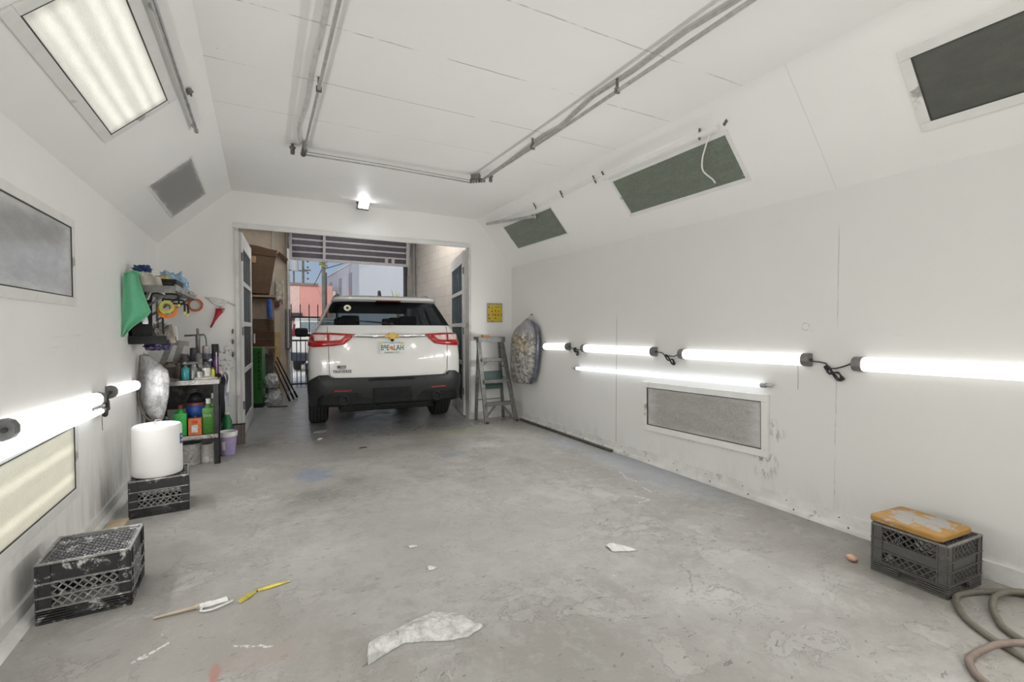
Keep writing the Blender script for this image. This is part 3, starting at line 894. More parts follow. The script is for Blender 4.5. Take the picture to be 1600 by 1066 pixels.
# left slope rod
off = Vector((dLn.z, 0, -dLn.x)) * .035
p0 = Vector(onL(1.2, .785)) + off; p1 = Vector(onL(4.16, .80)) + off
root = thing('slope_rod', 'bare metal rod clamped along the left slope beside the lit panel', 'rod', (0, 0, 0))
MB().cyl(p0, p1, .013, n=12).build('rod', M['metal'], root, smooth=True, angle=40)
q = Vector(onL(4.15, .80))
MB().bar(q, q + off * 1.2, .02, .02).cyl(p1, p1 + Vector((0, .03, -.005)), .016, n=10).build('end_clip', M['metal'], root)
q = Vector(onL(2.7, .79)); MB().bar(q, q + off * 1.2, .02, .02).build('clip', M['metal'], root)
q = Vector(onL(3.63, .845))
tag(MB().box(q + off * .4, (.02, .05, .03), Euler((0, -.7, .5))).box(q + off * .7 + Vector((0, .02, 0)), (.012, .03, .02)).build('wall_clamp', M['dmetal'], bev=.002), 'small dark clip on the left slope above the rod end', 'clip')

# right slope: wire, unlit tube, rod
offR = Vector((-dRn.z, 0, dRn.x)); offR = offR if offR.z < 0 else -offR
def nR(y, s, d): return Vector(onR(y, s)) + offR * d
root = thing('unlit_tube_light', 'unlit white fluorescent tube above the middle right slope panel', 'tube light', (0, 0, 0))
MB().cyl(nR(2.42, .80, .035), nR(3.62, .80, .035), .019, n=14).build('tube', M['whitep'], root, smooth=True, angle=40)
MB().cyl(nR(2.36, .80, .035), nR(2.42, .80, .035), .02, n=12).build('end_fitting', M['whitep'], root, smooth=True, angle=40)
MB().cyl(nR(3.62, .80, .035), nR(3.68, .80, .035), .02, n=12).build('end_fitting', M['whitep'], root, smooth=True, angle=40)
MB().bar(nR(2.30, .81, 0), nR(2.30, .80, .05), .008, .02).build('hook', M['dmetal'], root)
MB().bar(nR(2.52, .84, .0), nR(2.52, .77, .058), .012, .014).build('clip', M['dmetal'], root)
cord([nR(2.44, .78, .03), nR(2.50, .70, .05), nR(2.58, .60, .05), nR(2.62, .50, .05), nR(2.58, .40, .05), nR(2.565, .36, .06)], 'thin white cord dangling across the middle right slope panel', r=.006, mat='whitep')
cord([nR(3.66, .82, .012), nR(3.9, .81, .012), nR(4.35, .79, .012), nR(4.8, .785, .012), nR(5.0, .78, .012), nR(5.6, .83, .012), nR(6.2, .86, .012)], 'thin white wire clipped along the right slope towards the end wall', r=.006, name='clipped_wire', mat='whitep')
for i, y in enumerate((3.66, 3.80, 4.38, 4.95)):
    tag(MB().bar(nR(y, .86, .004), nR(y, .77, .018), .01, .012).build('wire_clip', M['dmetal']), ['dark clip at the far end of the unlit tube', 'dark clip just beyond the unlit tube', 'dark clip halfway along the white wire', 'dark clip on the white wire by the metal rod'][i], 'clip', 'clips holding the white wire')
root = thing('slope_rod', 'dull metal rod slung slantwise at the far end of the right slope', 'rod', (0, 0, 0))
MB().cyl(nR(6.2, .872, .04), nR(5.02, .69, .05), .016, n=12).build('rod', M['metal'], root, smooth=True, angle=40)
MB().sphere(nR(5.02, .69, .05), .024, n=10).build('end_knob', M['metal'], root, smooth=True)
MB().bar(nR(5.1, .71, .0), nR(5.1, .705, .06), .014, .014).build('clip', M['dmetal'], root)


# ------------------------------------------------------------------ cars
M['carwhite'] = simple('white_car_paint', (0.74, 0.74, 0.72), 0.16, var=0.015, scale=3, coat=0.6)
M['cladding'] = simple('dark_grey_cladding', (0.024, 0.026, 0.026), 0.45, var=0.12, scale=20, spec=0.35)
M['cladlow'] = simple('black_valance', (0.010, 0.011, 0.012), 0.55, var=0.2, spec=0.25)
M['lampred'] = simple('red_lamp_lens', (0.40, 0.008, 0.012), 0.12, var=0.2, scale=9, coat=0.8)
M['lampclear'] = simple('pinkish_clear_lens', (0.72, 0.56, 0.54), 0.12, var=0.2, scale=14, coat=0.8)
M['reflred'] = simple('dull_red_reflector', (0.15, 0.012, 0.012), 0.4)
M['chrome'] = simple('chrome', (0.72, 0.72, 0.72), 0.12, 1.0, var=0.03)
M['gold'] = simple('gold_emblem', (0.62, 0.42, 0.09), 0.3, 0.5, var=0.1)
M['seat'] = simple('dark_seat_fabric', (0.03, 0.03, 0.032), 0.8)
M['badge'] = simple('dark_badge', (0.10, 0.10, 0.10), 0.4)


def tint_glass(name, tint, rough=0.03, mixf=0.5):
    t = NT(name)
    nt = t.n
    out = nt['Material Output']
    tr = nt.new('ShaderNodeBsdfTransparent'); tr.inputs[0].default_value = (*tint, 1)
    gl = nt.new('ShaderNodeBsdfGlossy'); gl.inputs['Roughness'].default_value = rough
    v = t.noise(t.obj(), 3, 3)
    gl.inputs[0].default_value = (0.8, 0.85, 0.9, 1)
    fr = nt.new('ShaderNodeFresnel'); fr.inputs[0].default_value = 1.5
    mx = nt.new('ShaderNodeMixShader')
    t.l.new(t.ma('ADD', t.ma('MULTIPLY', fr.outputs[0], 0.35), t.ma('MULTIPLY', v, 0.02)), mx.inputs[0])
    t.l.new(tr.outputs[0], mx.inputs[1]); t.l.new(gl.outputs[0], mx.inputs[2])
    t.l.new(mx.outputs[0], out.inputs[0])
    return t.m


M['cargl'] = tint_glass('privacy_glass', (0.34, 0.38, 0.40))
M['windsh'] = tint_glass('windscreen_glass', (0.85, 0.95, 0.95))


def tyre_mat():
    t = NT('tyre_rubber')
    v = t.obj(); x, y, z = t.xyz(v)
    w = t.wave(v, 7.0, 0.0, 'X')
    d = t.ss(w, 0.75, 0.9)
    blocks = t.noise(v, 26, 3)
    c = t.mix(d, t.mix(blocks, (0.022, 0.022, 0.023), (0.05, 0.05, 0.05)), (0.006, 0.006, 0.006))
    t.set(color=c, rough=0.75)
    t.bump(t.ma('SUBTRACT', 1.0, d), 0.8, 0.01)
    return t.m


M['tyre'] = tyre_mat()

PROF = [(0.46, .975, .08, 5.0), (0.50, .985, .07, 5.05), (0.72, .995, .065, 5.08), (0.95, .995, .07, 5.06), (1.08, .985, .08, 4.95),
        (1.15, .972, .09, 4.45), (1.24, .945, .10, 3.95), (1.31, .91, .115, 3.7), (1.375, .870, .145, 3.5), (1.50, .805, .22, 3.2),
        (1.62, .745, .30, 2.95), (1.69, .705, .34, 2.72), (1.715, .700, .27, 2.6), (1.745, .68, .26, 2.45), (1.77, .62, .36, 2.2)]


class Car:
    def __init__(s, root, prof=PROF, n=3.5, R=.42):
        s.root, s.prof, s.n, s.R = root, prof, n, R
        s.cache = {}

    def par(s, z):
        P = s.prof
        if z <= P[0][0]: return P[0][1:]
        for a, b in zip(P, P[1:]):
            if z <= b[0]:
                t = (z - a[0]) / (b[0] - a[0])
                return tuple(a[i] + (b[i] - a[i]) * t for i in (1, 2, 3))
        return P[-1][1:]

    def rear(s, w, r, t):
        """t 0..1 from centre line to the flank"""
        a = t * PI / 2
        return w * math.sin(a) ** (2 / s.n), r + s.R - s.R * max(0, math.cos(a)) ** (2 / s.n)

    def surf(s, q, z, off=0.0):
        key = round(z, 3)
        if key not in s.cache:
            w, r, f = s.par(z)
            pts = [s.rear(w, r, (k / 60)) for k in range(61)]
            pts.append((w * .998, r + s.R + 3.0))
            L = [0.0]
            for a, b in zip(pts, pts[1:]):
                L.append(L[-1] + math.hypot(b[0] - a[0], b[1] - a[1]))
            s.cache[key] = (pts, L)
        pts, L = s.cache[key]
        sg = -1 if q < 0 else 1
        q = abs(q)
        for i in range(len(L) - 1):
            if q <= L[i + 1] or i == len(L) - 2:
                t = (q - L[i]) / max(1e-9, L[i + 1] - L[i])
                a, b = pts[i], pts[i + 1]
                x, y = a[0] + (b[0] - a[0]) * t, a[1] + (b[1] - a[1]) * t
                dx, dy = b[0] - a[0], b[1] - a[1]
                l = math.hypot(dx, dy) or 1
                nx, ny = dy / l, -dx / l
                if i == 0: nx, ny = 0, -1
                return Vector((sg * (x + nx * off), y + ny * off, z))

    def body(s, mat, glass_rows=(1.375, 1.69), open_rear=True):
        bm = bmesh.new()
        nr, nsd, nf = 16, 14, 10
        zs = []
        for a, b in zip(s.prof, s.prof[1:]):
            k = max(1, int((b[0] - a[0]) / .05))
            zs += [a[0] + (b[0] - a[0]) * i / k for i in range(k)]
        zs.append(s.prof[-1][0])
        rings = []
        for z in zs:
            w, r, f = s.par(z)
            half = [s.rear(w, r, k / nr) for k in range(nr + 1)]
            y0, y1 = r + s.R, f - .5
            for k in range(1, nsd + 1):
                half.append((w, y0 + (y1 - y0) * k / nsd))
            for k in range(1, nf + 1):
                a = k / nf * PI / 2
                half.append((w * math.cos(a) ** .55, y1 + .5 * math.sin(a) ** .55 if k else y1))
            half[-1] = (0, half[-1][1])
            full = half + [(-x, y) for x, y in reversed(half[1:-1])]
            rings.append([bm.verts.new((x, y, z)) for x, y in full])
        n = len(rings[0])
        nh = nr + nsd + nf
        for j, (a, b) in enumerate(zip(rings, rings[1:])):
            zm = (zs[j] + zs[j + 1]) / 2
            for k in range(n):
                kk = k if k < nh else n - 1 - k          # mirrored index
                isrear = kk < nr - 3
                isfront = kk >= nr + nsd + 1
                isside = nr + 1 <= kk < nr + nsd and kk not in (nr + 5, nr + 9)
                if glass_rows[0] < zm < glass_rows[1] and (isrear or isside) and open_rear:
                    continue
                if 1.24 < zm < 1.70 and isfront and open_rear:
                    continue
                k2 = (k + 1) % n
                bm.faces.new((a[k], a[k2], b[k2], b[k]))
        bm.faces.new(rings[-1]); bm.faces.new(list(reversed(rings[0])))
        # tinted panes in the same grid
        def pane(name, test, m_, z0, z1):
            b2 = bmesh.new()
            for j, (a, b) in enumerate(zip(rings, rings[1:])):
                zm = (zs[j] + zs[j + 1]) / 2
                if not z0 < zm < z1: continue
                for k in range(n):
                    kk = k if k < nh else n - 1 - k
                    if test(kk, k >= nh):
                        vs = [b2.verts.new(v.co) for v in (a[k], a[(k + 1) % n], b[(k + 1) % n], b[k])]
                        b2.faces.new(vs)
            bmesh.ops.remove_doubles(b2, verts=b2.verts[:], dist=1e-4)
            mb = MB(); mb.bm.free(); mb.bm = b2
            mb.build(name, m_, s.root, smooth=True, angle=40)
        if open_rear:
            pane('rear_window', lambda k, m: k < nr - 3, M['cargl'], *glass_rows)
            pane('windscreen', lambda k, m: k >= nr + nsd + 1, M['windsh'], 1.24, 1.70)
            for mir in (False, True):
                pane('side_window', lambda k, m: m == mir and nr + 1 <= k < nr + nsd and k not in (nr + 5, nr + 9), M['cargl'], *glass_rows)
        mb = MB(); mb.bm.free(); mb.bm = bm
        o = mb.build('body', mat, s.root, smooth=True, angle=38)
        return o

    def patch(s, name, poly, mat, off=.006, th=.012, step=.04, parent=None, smooth=True, mirror=False):
        bm = bmesh.new()
        if mirror: poly = [(-a, b) for a, b in reversed(poly)]
        bm.faces.new([bm.verts.new((a, 0, b)) for a, b in poly])
        lo, hi = min(a for a, b in poly), max(a for a, b in poly)
        zl, zh = min(b for a, b in poly), max(b for a, b in poly)
        q = math.floor(lo / step) * step + step
        while q < hi - 1e-4:
            bmesh.ops.bisect_plane(bm, geom=bm.verts[:] + bm.edges[:] + bm.faces[:], plane_co=(q, 0, 0), plane_no=(1, 0, 0)); q += step
        q = math.floor(zl / .05) * .05 + .05
        while q < zh - 1e-4:
            bmesh.ops.bisect_plane(bm, geom=bm.verts[:] + bm.edges[:] + bm.faces[:], plane_co=(0, 0, q), plane_no=(0, 0, 1)); q += .05
        for v in bm.verts:
            v.co = s.surf(v.co.x, v.co.z, off(v.co.x, v.co.z) if callable(off) else off)
        mb = MB(); mb.bm.free(); mb.bm = bm
        return mb.build(name, mat, parent or s.root, smooth=smooth, solid=th, angle=50)

    def wheel(s, x, y, r=.37, w=.245):
        mb = MB()
        sx = 1 if x > 0 else -1
        pr = [(-w / 2, r * .62), (-w / 2 - .005, r * .85), (-w / 2 + .012, r * .96), (-w / 2 + .035, r), (w / 2 - .035, r), (w / 2 - .012, r * .96), (w / 2 + .005, r * .85), (w / 2, r * .62)]
        n = 40
        rings = [[mb.bm.verts.new((a, b * math.cos(2 * PI * k / n), b * math.sin(2 * PI * k / n))) for k in range(n)] for a, b in pr]
        for a, b in zip(rings, rings[1:]):
            for k in range(n):
                mb.bm.faces.new((a[k], a[(k + 1) % n], b[(k + 1) % n], b[k]))
        o = mb.build('wheel', M['tyre'], s.root, smooth=True, angle=40)
        o.location = (x, y, r)
        mb = MB().cyl((sx * w * .38, 0, 0), (-sx * w * .3, 0, 0), r * .63, n=32)
        for k in range(5):
            a = 2 * PI * k / 5
            mb.bar((sx * w * .42, 0, 0), (sx * w * .42, r * .58 * math.cos(a), r * .58 * math.sin(a)), .05, .03, (1, 0, 0))
        mb.build('rim', M['metal'], o)
        return o


AX, AY, ATH = 1.50, 6.09, math.radians(-4.5)
root = thing('suv', 'white three-row SUV seen from behind, parked through the wide opening', 'car', (AX, AY, 0), ATH)
car = Car(root)
car.body(M['carwhite'])
# tailgate outline seams
def seamline(pts, name='panel_gap', w=.006, off=.003):
    mb = MB()
    P = []
    for (a, b), (c, d) in zip(pts, pts[1:]):
        k = max(1, int(math.hypot(c - a, d - b) / .04))
        P += [car.surf(a + (c - a) * i / k, b + (d - b) * i / k, off) for i in range(k)]
    P.append(car.surf(*pts[-1], off))
    mb.tube(P, w / 2, 5)
    return mb.build(name, M['gasket'], root)


seamline([(-.785, 1.36), (-.765, 1.10), (-.755, .76), (-.73, .735), (-.70, .72)])
seamline([(.785, 1.36), (.765, 1.10), (.755, .78), (.73, .745), (.70, .72)])
# bumper: dark grey wrap-around
top = lambda q: .72
bp = [(-1.58, .36), (-1.58, .48), (-1.42, .52), (-1.26, .56), (-1.08, .65), (-.98, .70), (-.88, .75), (-.77, .755), (-.72, .718), (0, .712), (.72, .718), (.77, .76), (.88, .755), (.98, .70), (1.08, .65), (1.26, .56), (1.42, .52), (1.58, .48), (1.58, .36)]
car.patch('bumper', bp, M['cladding'], off=lambda q, z: .030 * max(0, min(1, (.76 - z) / .10)) * (1 if z > .52 else .7) * (1 if abs(q) < .80 else max(.15, 1 - (abs(q) - .80) * 2.5)) + .006, th=.02)
car.patch('bumper_step', [(-.30, .685), (-.24, .63), (.24, .63), (.30, .685), (.27, .70), (-.27, .70)], M['cladlow'], off=.036, th=.012)
car.patch('valance', [(-.88, .36), (-.88, .47), (-.80, .52), (-.42, .52), (-.36, .46), (-.20, .44), (-.20, .345), (.20, .345), (.20, .44), (.36, .46), (.42, .52), (.80, .52), (.88, .47), (.88, .36)], M['cladlow'], off=.040, th=.02)
car.patch('hitch_cover', [(-.24, .37), (-.24, .575), (.24, .575), (.24, .37)], M['cladlow'], off=.046, th=.012)
for sg in (-1, 1):
    car.patch('reflector', [(.50, .545), (.50, .572), (.72, .572), (.72, .545)], M['reflred'], off=.042, th=.012, mirror=sg < 0)
    q = car.surf(sg * .58, .44, .052)
    pr = [(.050, 0), (.056, 0), (.060, .01), (.057, .02), (.052, .02), (.050, .0)]
    mb = MB()
    rings = [[mb.bm.verts.new((q.x + r_ * math.cos(2 * PI * k / 24), q.y + .012 - 2 * (h_), q.z + r_ * math.sin(2 * PI * k / 24))) for k in range(24)] for r_, h_ in pr]
    for a, b in zip(rings, rings[1:]):
        for k in range(24):
            mb.bm.faces.new((a[k], a[(k + 1) % 24], b[(k + 1) % 24], b[k]))
    ex = mb.build('exhaust_tip', M['dgrey'], root, smooth=True, angle=50)
    MB().cyl((q.x, q.y + .0, q.z), (q.x, q.y + .03, q.z), .052, n=20).build('pipe_mouth', M['black'], ex)
    # lamps
    L = [(.455, 1.262), (.70, 1.275), (1.02, 1.275), (1.24, 1.26), (1.26, 1.19), (1.15, 1.12), (.96, 1.10), (.70, 1.115), (.58, 1.135), (.50, 1.20)]
    lp = car.patch('tail_lamp', L, M['lampred'], off=.012, th=.02, mirror=sg < 0)
    tagd = car.patch('clear_lens', [(.56, 1.245), (.62, 1.19), (.745, 1.18), (.745, 1.255)], M['lampclear'], off=.026, th=.006, mirror=sg < 0, parent=lp)
    car.patch('clear_lens', [(.775, 1.255), (.775, 1.185), (.93, 1.18), (.98, 1.255)], M['lampclear'], off=.026, th=.006, mirror=sg < 0, parent=lp)
    # flank cladding round the wheel arch
    arch = [(1.05 + .52, .36), (1.05 + .50, .55), (1.05 + .56, .70), (1.72, .80), (1.90, .84), (2.06, .80), (2.2, .70), (2.28, .55), (2.30, .36)]
    car.patch('arch_cladding', arch, M['cladding'], off=.012, th=.02, mirror=sg < 0)
    # mirror
    mb = MB()
    mb.box((sg * 1.09, 3.30, 1.265), (.22, .13, .165), None, .045)
    mm = mb.build('side_mirror', M['black'], root, smooth=True)
    MB().bar((sg * .93, 3.34, 1.20), (sg * 1.06, 3.31, 1.23), .05, .05).build('mirror_arm', M['black'], mm)
    MB().box((sg * 1.09, 3.225, 1.265), (.19, .01, .11)).build('mirror_glass', M['black'], mm)
    # roof rails
    MB().tube([(sg * .60, .62, 1.765), (sg * .61, .75, 1.80), (sg * .62, 1.5, 1.81), (sg * .61, 2.3, 1.80), (sg * .60, 2.45, 1.765)], .014, 8, 4).build('roof_rail', M['dmetal'], root, smooth=True)
for x, y in ((-.865, 1.08), (.865, 1.08), (-.865, 4.05), (.865, 4.05)):
    car.wheel(x, y)
MB().span((-.62, .35, .24), (.62, 4.6, .40), .02).build('underbody', M['black'], root)
MB().cyl((-.58, .30, .36), (.55, .34, .35), .05, n=14).build('muffler', M['dmetal'], root, smooth=True, angle=40)
# trim on the tailgate
car.patch('chrome_strip', [(-.46, 1.225), (-.44, 1.262), (.44, 1.262), (.46, 1.225), (.2, 1.212), (-.2, 1.212)], M['chrome'], off=.010, th=.012)
bow = [(a * .95, b * 1.05) for a, b in [(-.105, -.018), (-.035, -.018), (-.035, -.038), (.035, -.038), (.035, -.018), (.105, -.018), (.085, .018), (.035, .018), (.035, .038), (-.035, .038), (-.035, .018), (-.085, .018)]]
yb = car.surf(0, 1.235, 0).y
MB().prism(bow, lambda u, v, w: (u + .01, yb - .018 - w, 1.238 + v), .016).build('emblem', M['gold'], root, bev=.004)
MB().sphere((.012, yb - .022, 1.188), .022, (1, .6, 1), 14).build('rear_camera', M['black'], root, smooth=True)
# number plate
yp = car.surf(0, 1.09, 0).y - .030
pm = simple('plate_white', (0.74, 0.76, 0.74), 0.4, var=0.03)
pl_ = MB().span((-.1525, yp, 1.012), (.1525, yp + .014, 1.164), .004).build('number_plate', pm, root)
gt = simple('plate_green_ink', (0.03, 0.10, 0.10), 0.5)
rX = (PI / 2, 0, 0)
lettering('plate_letters', 'B9E', .098, gt, pl_, (-.086, yp - .001, 1.085), rX, .001, sx=.72, bold=.001)
lettering('plate_letters', 'LAH', .098, gt, pl_, (.088, yp - .001, 1.085), rX, .001, sx=.72, bold=.001)
lettering('plate_state', 'MYFLORIDA.COM', .026, simple('plate_blue_ink', (.05, .14, .25), .5), pl_, (0, yp - .001, 1.149), rX, .001)
lettering('plate_motto', 'SUNSHINE STATE', .024, gt, pl_, (0, yp - .001, 1.026), rX, .001)
oj = simple('plate_orange', (0.70, 0.30, 0.12), 0.5)
MB().cyl((-.006, yp - .002, 1.088), (-.006, yp, 1.088), .023, n=18).cyl((.012, yp - .002, 1.07), (.012, yp, 1.07), .018, n=16).build('plate_oranges', oj, pl_)
MB().span((-.148, yp - .002, 1.136), (-.108, yp, 1.160)).span((.108, yp - .002, 1.134), (.148, yp, 1.160)).build('plate_stickers', simple('plate_sticker', (.62, .55, .12), .5), pl_)
# badges
pz = car.surf(-.60, .86, .006)
lettering('model_lettering', 'TRAVERSE', .050, M['badge'], root, (-.605, car.surf(-.605, .795, .004).y - .003, .795), (PI / 2, 0, math.radians(-5)), .002, sx=1.0, bold=.0006)
yb2 = car.surf(-.62, .85, .004).y
em = MB().span((-.665, yb2 - .01, .838), (-.56, yb2 + .004, .872)).build('flag_badge', M['badge'], root)
lettering('badge_word', 'AMERICAN', .018, M['badge'], em, (-.612, yb2 - .004, .826), (PI / 2, 0, math.radians(-5)), .001)
for k in range(3):
    MB().span((-.625, yb2 - .012, .843 + k * .010), (-.562, yb2 - .008, .847 + k * .010)).build('badge_stripe', M['metal'], em)
# sticker, wiper, brake light, antenna
zs_ = car.surf(-.52, 1.60, .008)
w_ = car.surf(-.52, 1.565, .004); v_ = car.surf(-.52, 1.635, .004)
nrm = Vector((v_ - w_).cross(Vector((1, 0, 0)))).normalized()
st = MB().cyl(zs_, zs_ + Vector((0, -.003, .0015)), .045, n=24).build('round_sticker', simple('cream_sticker', (.78, .76, .55), .5), root)
MB().cyl(zs_ + Vector((0, -.003, .0015)), zs_ + Vector((0, -.005, .0025)), .017, n=16).build('sticker_dot', M['black'], st)
wp = MB().bar(car.surf(.03, 1.39, .02), car.surf(-.02, 1.40, .035), .05, .03).bar(car.surf(.02, 1.40, .03), car.surf(-.30, 1.43, .03), .016, .012).build('wiper', M['black'], root)
MB().bar(car.surf(.0, 1.395, .022), car.surf(-.42, 1.435, .016), .012, .014).build('wiper_blade', M['black'], wp)
car.patch('brake_light', [(-.16, 1.690), (-.16, 1.704), (.16, 1.704), (.16, 1.690)], M['reflred'], off=.006, th=.01)
MB().prism([(0, 0), (.20, 0), (.13, .13), (.10, .135)], lambda u, v, w: (-.02 + w * 1.7, 1.05 + u, 1.77 + v), .024).build('roof_antenna', M['dmetal'], root, bev=.006)
# cabin
for x in (-.42, .42):
    for y in (1.15, 2.15, 2.95):
        sh = MB().box((x, y, 1.06), (.50, .16, .55), Euler((-.25, 0, 0)), .05).build('seat', M['seat'], root)
        MB().box((x, y + .0, 1.44), (.26, .10, .17), Euler((-.15, 0, 0)), .04).build('headrest', M['seat'], sh)
MB().span((-.85, 3.25, .8), (.85, 3.75, 1.22), .04).build('dashboard', M['seat'], root)
MB().span((-.88, .35, .55), (.88, 3.6, .62)).build('cabin_floor', M['seat'], root)
MB().span((-.64, .55, 1.715), (.64, 2.55, 1.735)).span((-.66, 2.50, 1.60), (.66, 2.54, 1.73)).build('headliner', M['seat'], root)

# ------------------------------------------------------------------ double doors of the booth
M['paper'] = simple('dusty_dark_pane', (0.035, 0.036, 0.038), 0.5, var=0.35, scale=6)
M['teal'] = simple('dark_teal_pane', (0.020, 0.060, 0.070), 0.6, var=0.4, scale=9, dirt=(.25, .3, .32), dirt_amt=0.15)
M['leafpaint'] = simple('scuffed_white_door_paint', (0.68, 0.68, 0.68), 0.5, var=0.06, scale=5, dirt=(.4, .4, .4), dirt_amt=.1)


def leaf(name, label, hinge, tip, mat_pane, nside, rows, top=2.50, bot=.03, stile=.13, cat='door', th=.045):
    h, t = Vector(hinge), Vector(tip)
    L = (t - h).length
    r_ = thing(name, label, cat, (*h, 0), math.atan2(t.y - h.y, t.x - h.x))
    tag(r_, None, None, None, 'structure')
    mb = MB()
    mb.span((0, -th / 2, bot), (stile, th / 2, top)); mb.span((L - stile, -th / 2, bot), (L, th / 2, top))
    mb.span((stile, -th / 2, top - .18), (L - stile, th / 2, top)); mb.span((stile, -th / 2, bot), (L - stile, th / 2, rows[0][0]))
    for (a, b), (c, d) in zip(rows, rows[1:]):
        mb.span((stile, -th / 2, b), (L - stile, th / 2, c))
    mb.build('door_frame', M['leafpaint'], r_, bev=.004)
    for a, b in rows:
        pn = MB().span((stile, -.008, a), (L - stile, .008, b)).build('door_pane', mat_pane, r_)
        m2 = MB()
        for k in range(1, 4):
            x = stile + (L - 2 * stile) * k / 4
            m2.span((x - .008, -.012, a), (x + .008, .012, b))
        m2.build('pane_bars', M['dgrey'], pn)
    for z in (.4, 1.3, 2.2):
        MB().cyl((0, nside * th / 2, z - .05), (0, nside * th / 2, z + .05), .010, n=8).build('hinge', M['dmetal'], r_)
    MB().bar((L - .06, nside * (th / 2 + .03), 1.12), (L - .06, nside * (th / 2 + .03), 1.26), .02, .02).build('handle', M['metal'], r_)
    return r_


R4 = [(.22, .78), (.84, 1.36), (1.42, 1.86), (1.92, 2.32)]
leaf('door_1', 'white framed glazed door leaf folded open on the shelf side', (DL + .01, YE + .16), (-.118, 7.93), M['paper'], -1, R4)
leaf('door_2', 'grey white door leaf with teal panes folded open beside the car', (DR + .0, YE + .16), (3.03, 7.98), M['teal'], 1, R4)

# ------------------------------------------------------------------ garage beyond the booth
GY = 11.3
GXL, GXR = -0.75, 3.36
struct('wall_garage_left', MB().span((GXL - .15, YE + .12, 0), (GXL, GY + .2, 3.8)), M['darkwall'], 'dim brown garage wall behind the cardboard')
struct('wall_garage_right', MB().span((GXR, YE + .12, 0), (GXR + .2, GY + .2, 3.8)), M['block'], 'beige block garage wall beside the car')
struct('wall_garage_front', MB().span((GXL, GY, 0), (.575, GY + .2, 3.8)), M['tanwall'], 'tan garage wall left of the street opening')
struct('pillar_street', MB().span((3.14, GY, 0), (GXR + .02, GY + .2, 3.8)), M['greypost'], 'grey column right of the street opening')
struct('wall_street_header', MB().span((.575, GY + .02, 3.5), (3.14, GY + .2, 3.8)), M['greypost'], 'beam above the raised garage door')
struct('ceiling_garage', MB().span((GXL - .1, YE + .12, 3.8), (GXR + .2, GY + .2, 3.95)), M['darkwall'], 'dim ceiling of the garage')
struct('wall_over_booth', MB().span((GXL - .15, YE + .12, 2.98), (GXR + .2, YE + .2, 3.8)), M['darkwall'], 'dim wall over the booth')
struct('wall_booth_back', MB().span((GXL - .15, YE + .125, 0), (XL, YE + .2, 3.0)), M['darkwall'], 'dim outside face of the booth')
struct('trim_post_street', MB().span((.535, GY - .05, 0), (.585, GY, 3.5)), M['metal'], 'metal guide post of the garage door')
struct('trim_street_right', MB().span((3.10, GY - .02, 0), (3.14, GY + .18, 3.5)), M['gasket'], 'dark edge of the street opening')
struct('trim_wall_strip', MB().span((.255, GY - .02, 0), (.275, GY, 3.6)), M['trimw'], 'pale strip on the tan wall')
struct('pillar_wall_pipe', MB().cyl((3.30, GY - .06, 0), (3.30, GY - .06, 3.7), .02, n=10), M['greypost'], 'vertical pipe in the garage corner')

# sectional garage door, raised
M['gdoor'] = simple('grey_lilac_steel', (0.12, 0.11, 0.13), 0.45, 0.2, var=0.12)
M['grib'] = simple('pale_steel_rib', (0.62, 0.61, 0.64), 0.4, 0.2, var=0.08)
root = thing('garage_door', 'raised grey ribbed steel garage door above the car', 'garage door', (1.86, GY - .03, 2.84))
W2 = 1.29
for k in range(5):
    z0 = k * .135
    y_ = -.02 - .012 * k
    MB().span((-W2, y_ - .004, z0), (W2, y_ + .012, z0 + .13)).build('door_section', M['gdoor'], root)
    MB().span((-W2, y_ - .045, z0 - .004), (W2, y_ - .004, z0 + .028), .004).build('section_rib', M['grib'], root)
for x in (-W2 + .03, -W2 + .70, W2 - .03):
    MB().bar((x, -.075, 0), (x, -.14, .68), .055, .02).build('stile', M['grib'], root)
for x in (.85, 1.0):
    MB().bar((x - .08, -.075, .015), (x - .08, -.09, .13), .07, .02).build('bracket', M['grib'], root)
MB().span((-W2, -.06, -.03), (W2, .0, .0)).build('bottom_seal', M['grib'], root)
root = thing('door_track', 'pale metal track of the garage door beside the tan wall', 'door track', (.56, GY - .08, 2.6))
MB().bar((0, 0, 0), (0, 0, .45), .03, .06).build('vertical_track', M['metal'], root)
MB().tube([(0, 0, .45), (0, -.08, .7), (0, -.3, .84), (0, -.8, .88), (0, -3.0, .88)], .025, 8).build('curved_track', M['metal'], root)
root = thing('door_track', 'pale metal track of the garage door beside the grey column', 'door track', (3.17, GY - .08, 2.6))
MB().bar((0, 0, 0), (0, 0, .45), .03, .06).build('vertical_track', M['metal'], root)
MB().tube([(0, 0, .45), (0, -.08, .7), (0, -.3, .84), (0, -.8, .88), (0, -3.0, .88)], .025, 8).build('curved_track', M['metal'], root)
mb = MB()
for k in range(14):
    a = k * .45
    pass
tag(MB().tube([(.50, 11.2, 1.75), (.49, 11.19, 1.1), (.50, 11.2, .92), (.54, 11.2, .90), (.575, 11.2, 1.0), (.57, 11.2, 1.75)], .016, 8, 5).build('door_chain', M['dmetal'], smooth=True), 'looped hoist chain hanging beside the street opening', 'chain')

M['gfill'] = glow('garage_fill_tube', (1.0, 0.97, 0.93), 29)  # glow of two unseen battens added to lift the garage brightness
for x, lab in ((.5, 'added unseen fill batten on the garage ceiling over the cardboard side'), (2.4, 'added unseen fill batten on the garage ceiling over the car')):
    r_ = thing('fill_batten', lab, 'tube light', (x, 8.7, 3.78))
    MB().span((-.06, -.75, -.03), (.06, .75, .02)).build('tray', M['whitep'], r_)
    MB().cyl((0, -.7, -.055), (0, .7, -.055), .028, n=14).build('tube', M['gfill'], r_, smooth=True, angle=40)

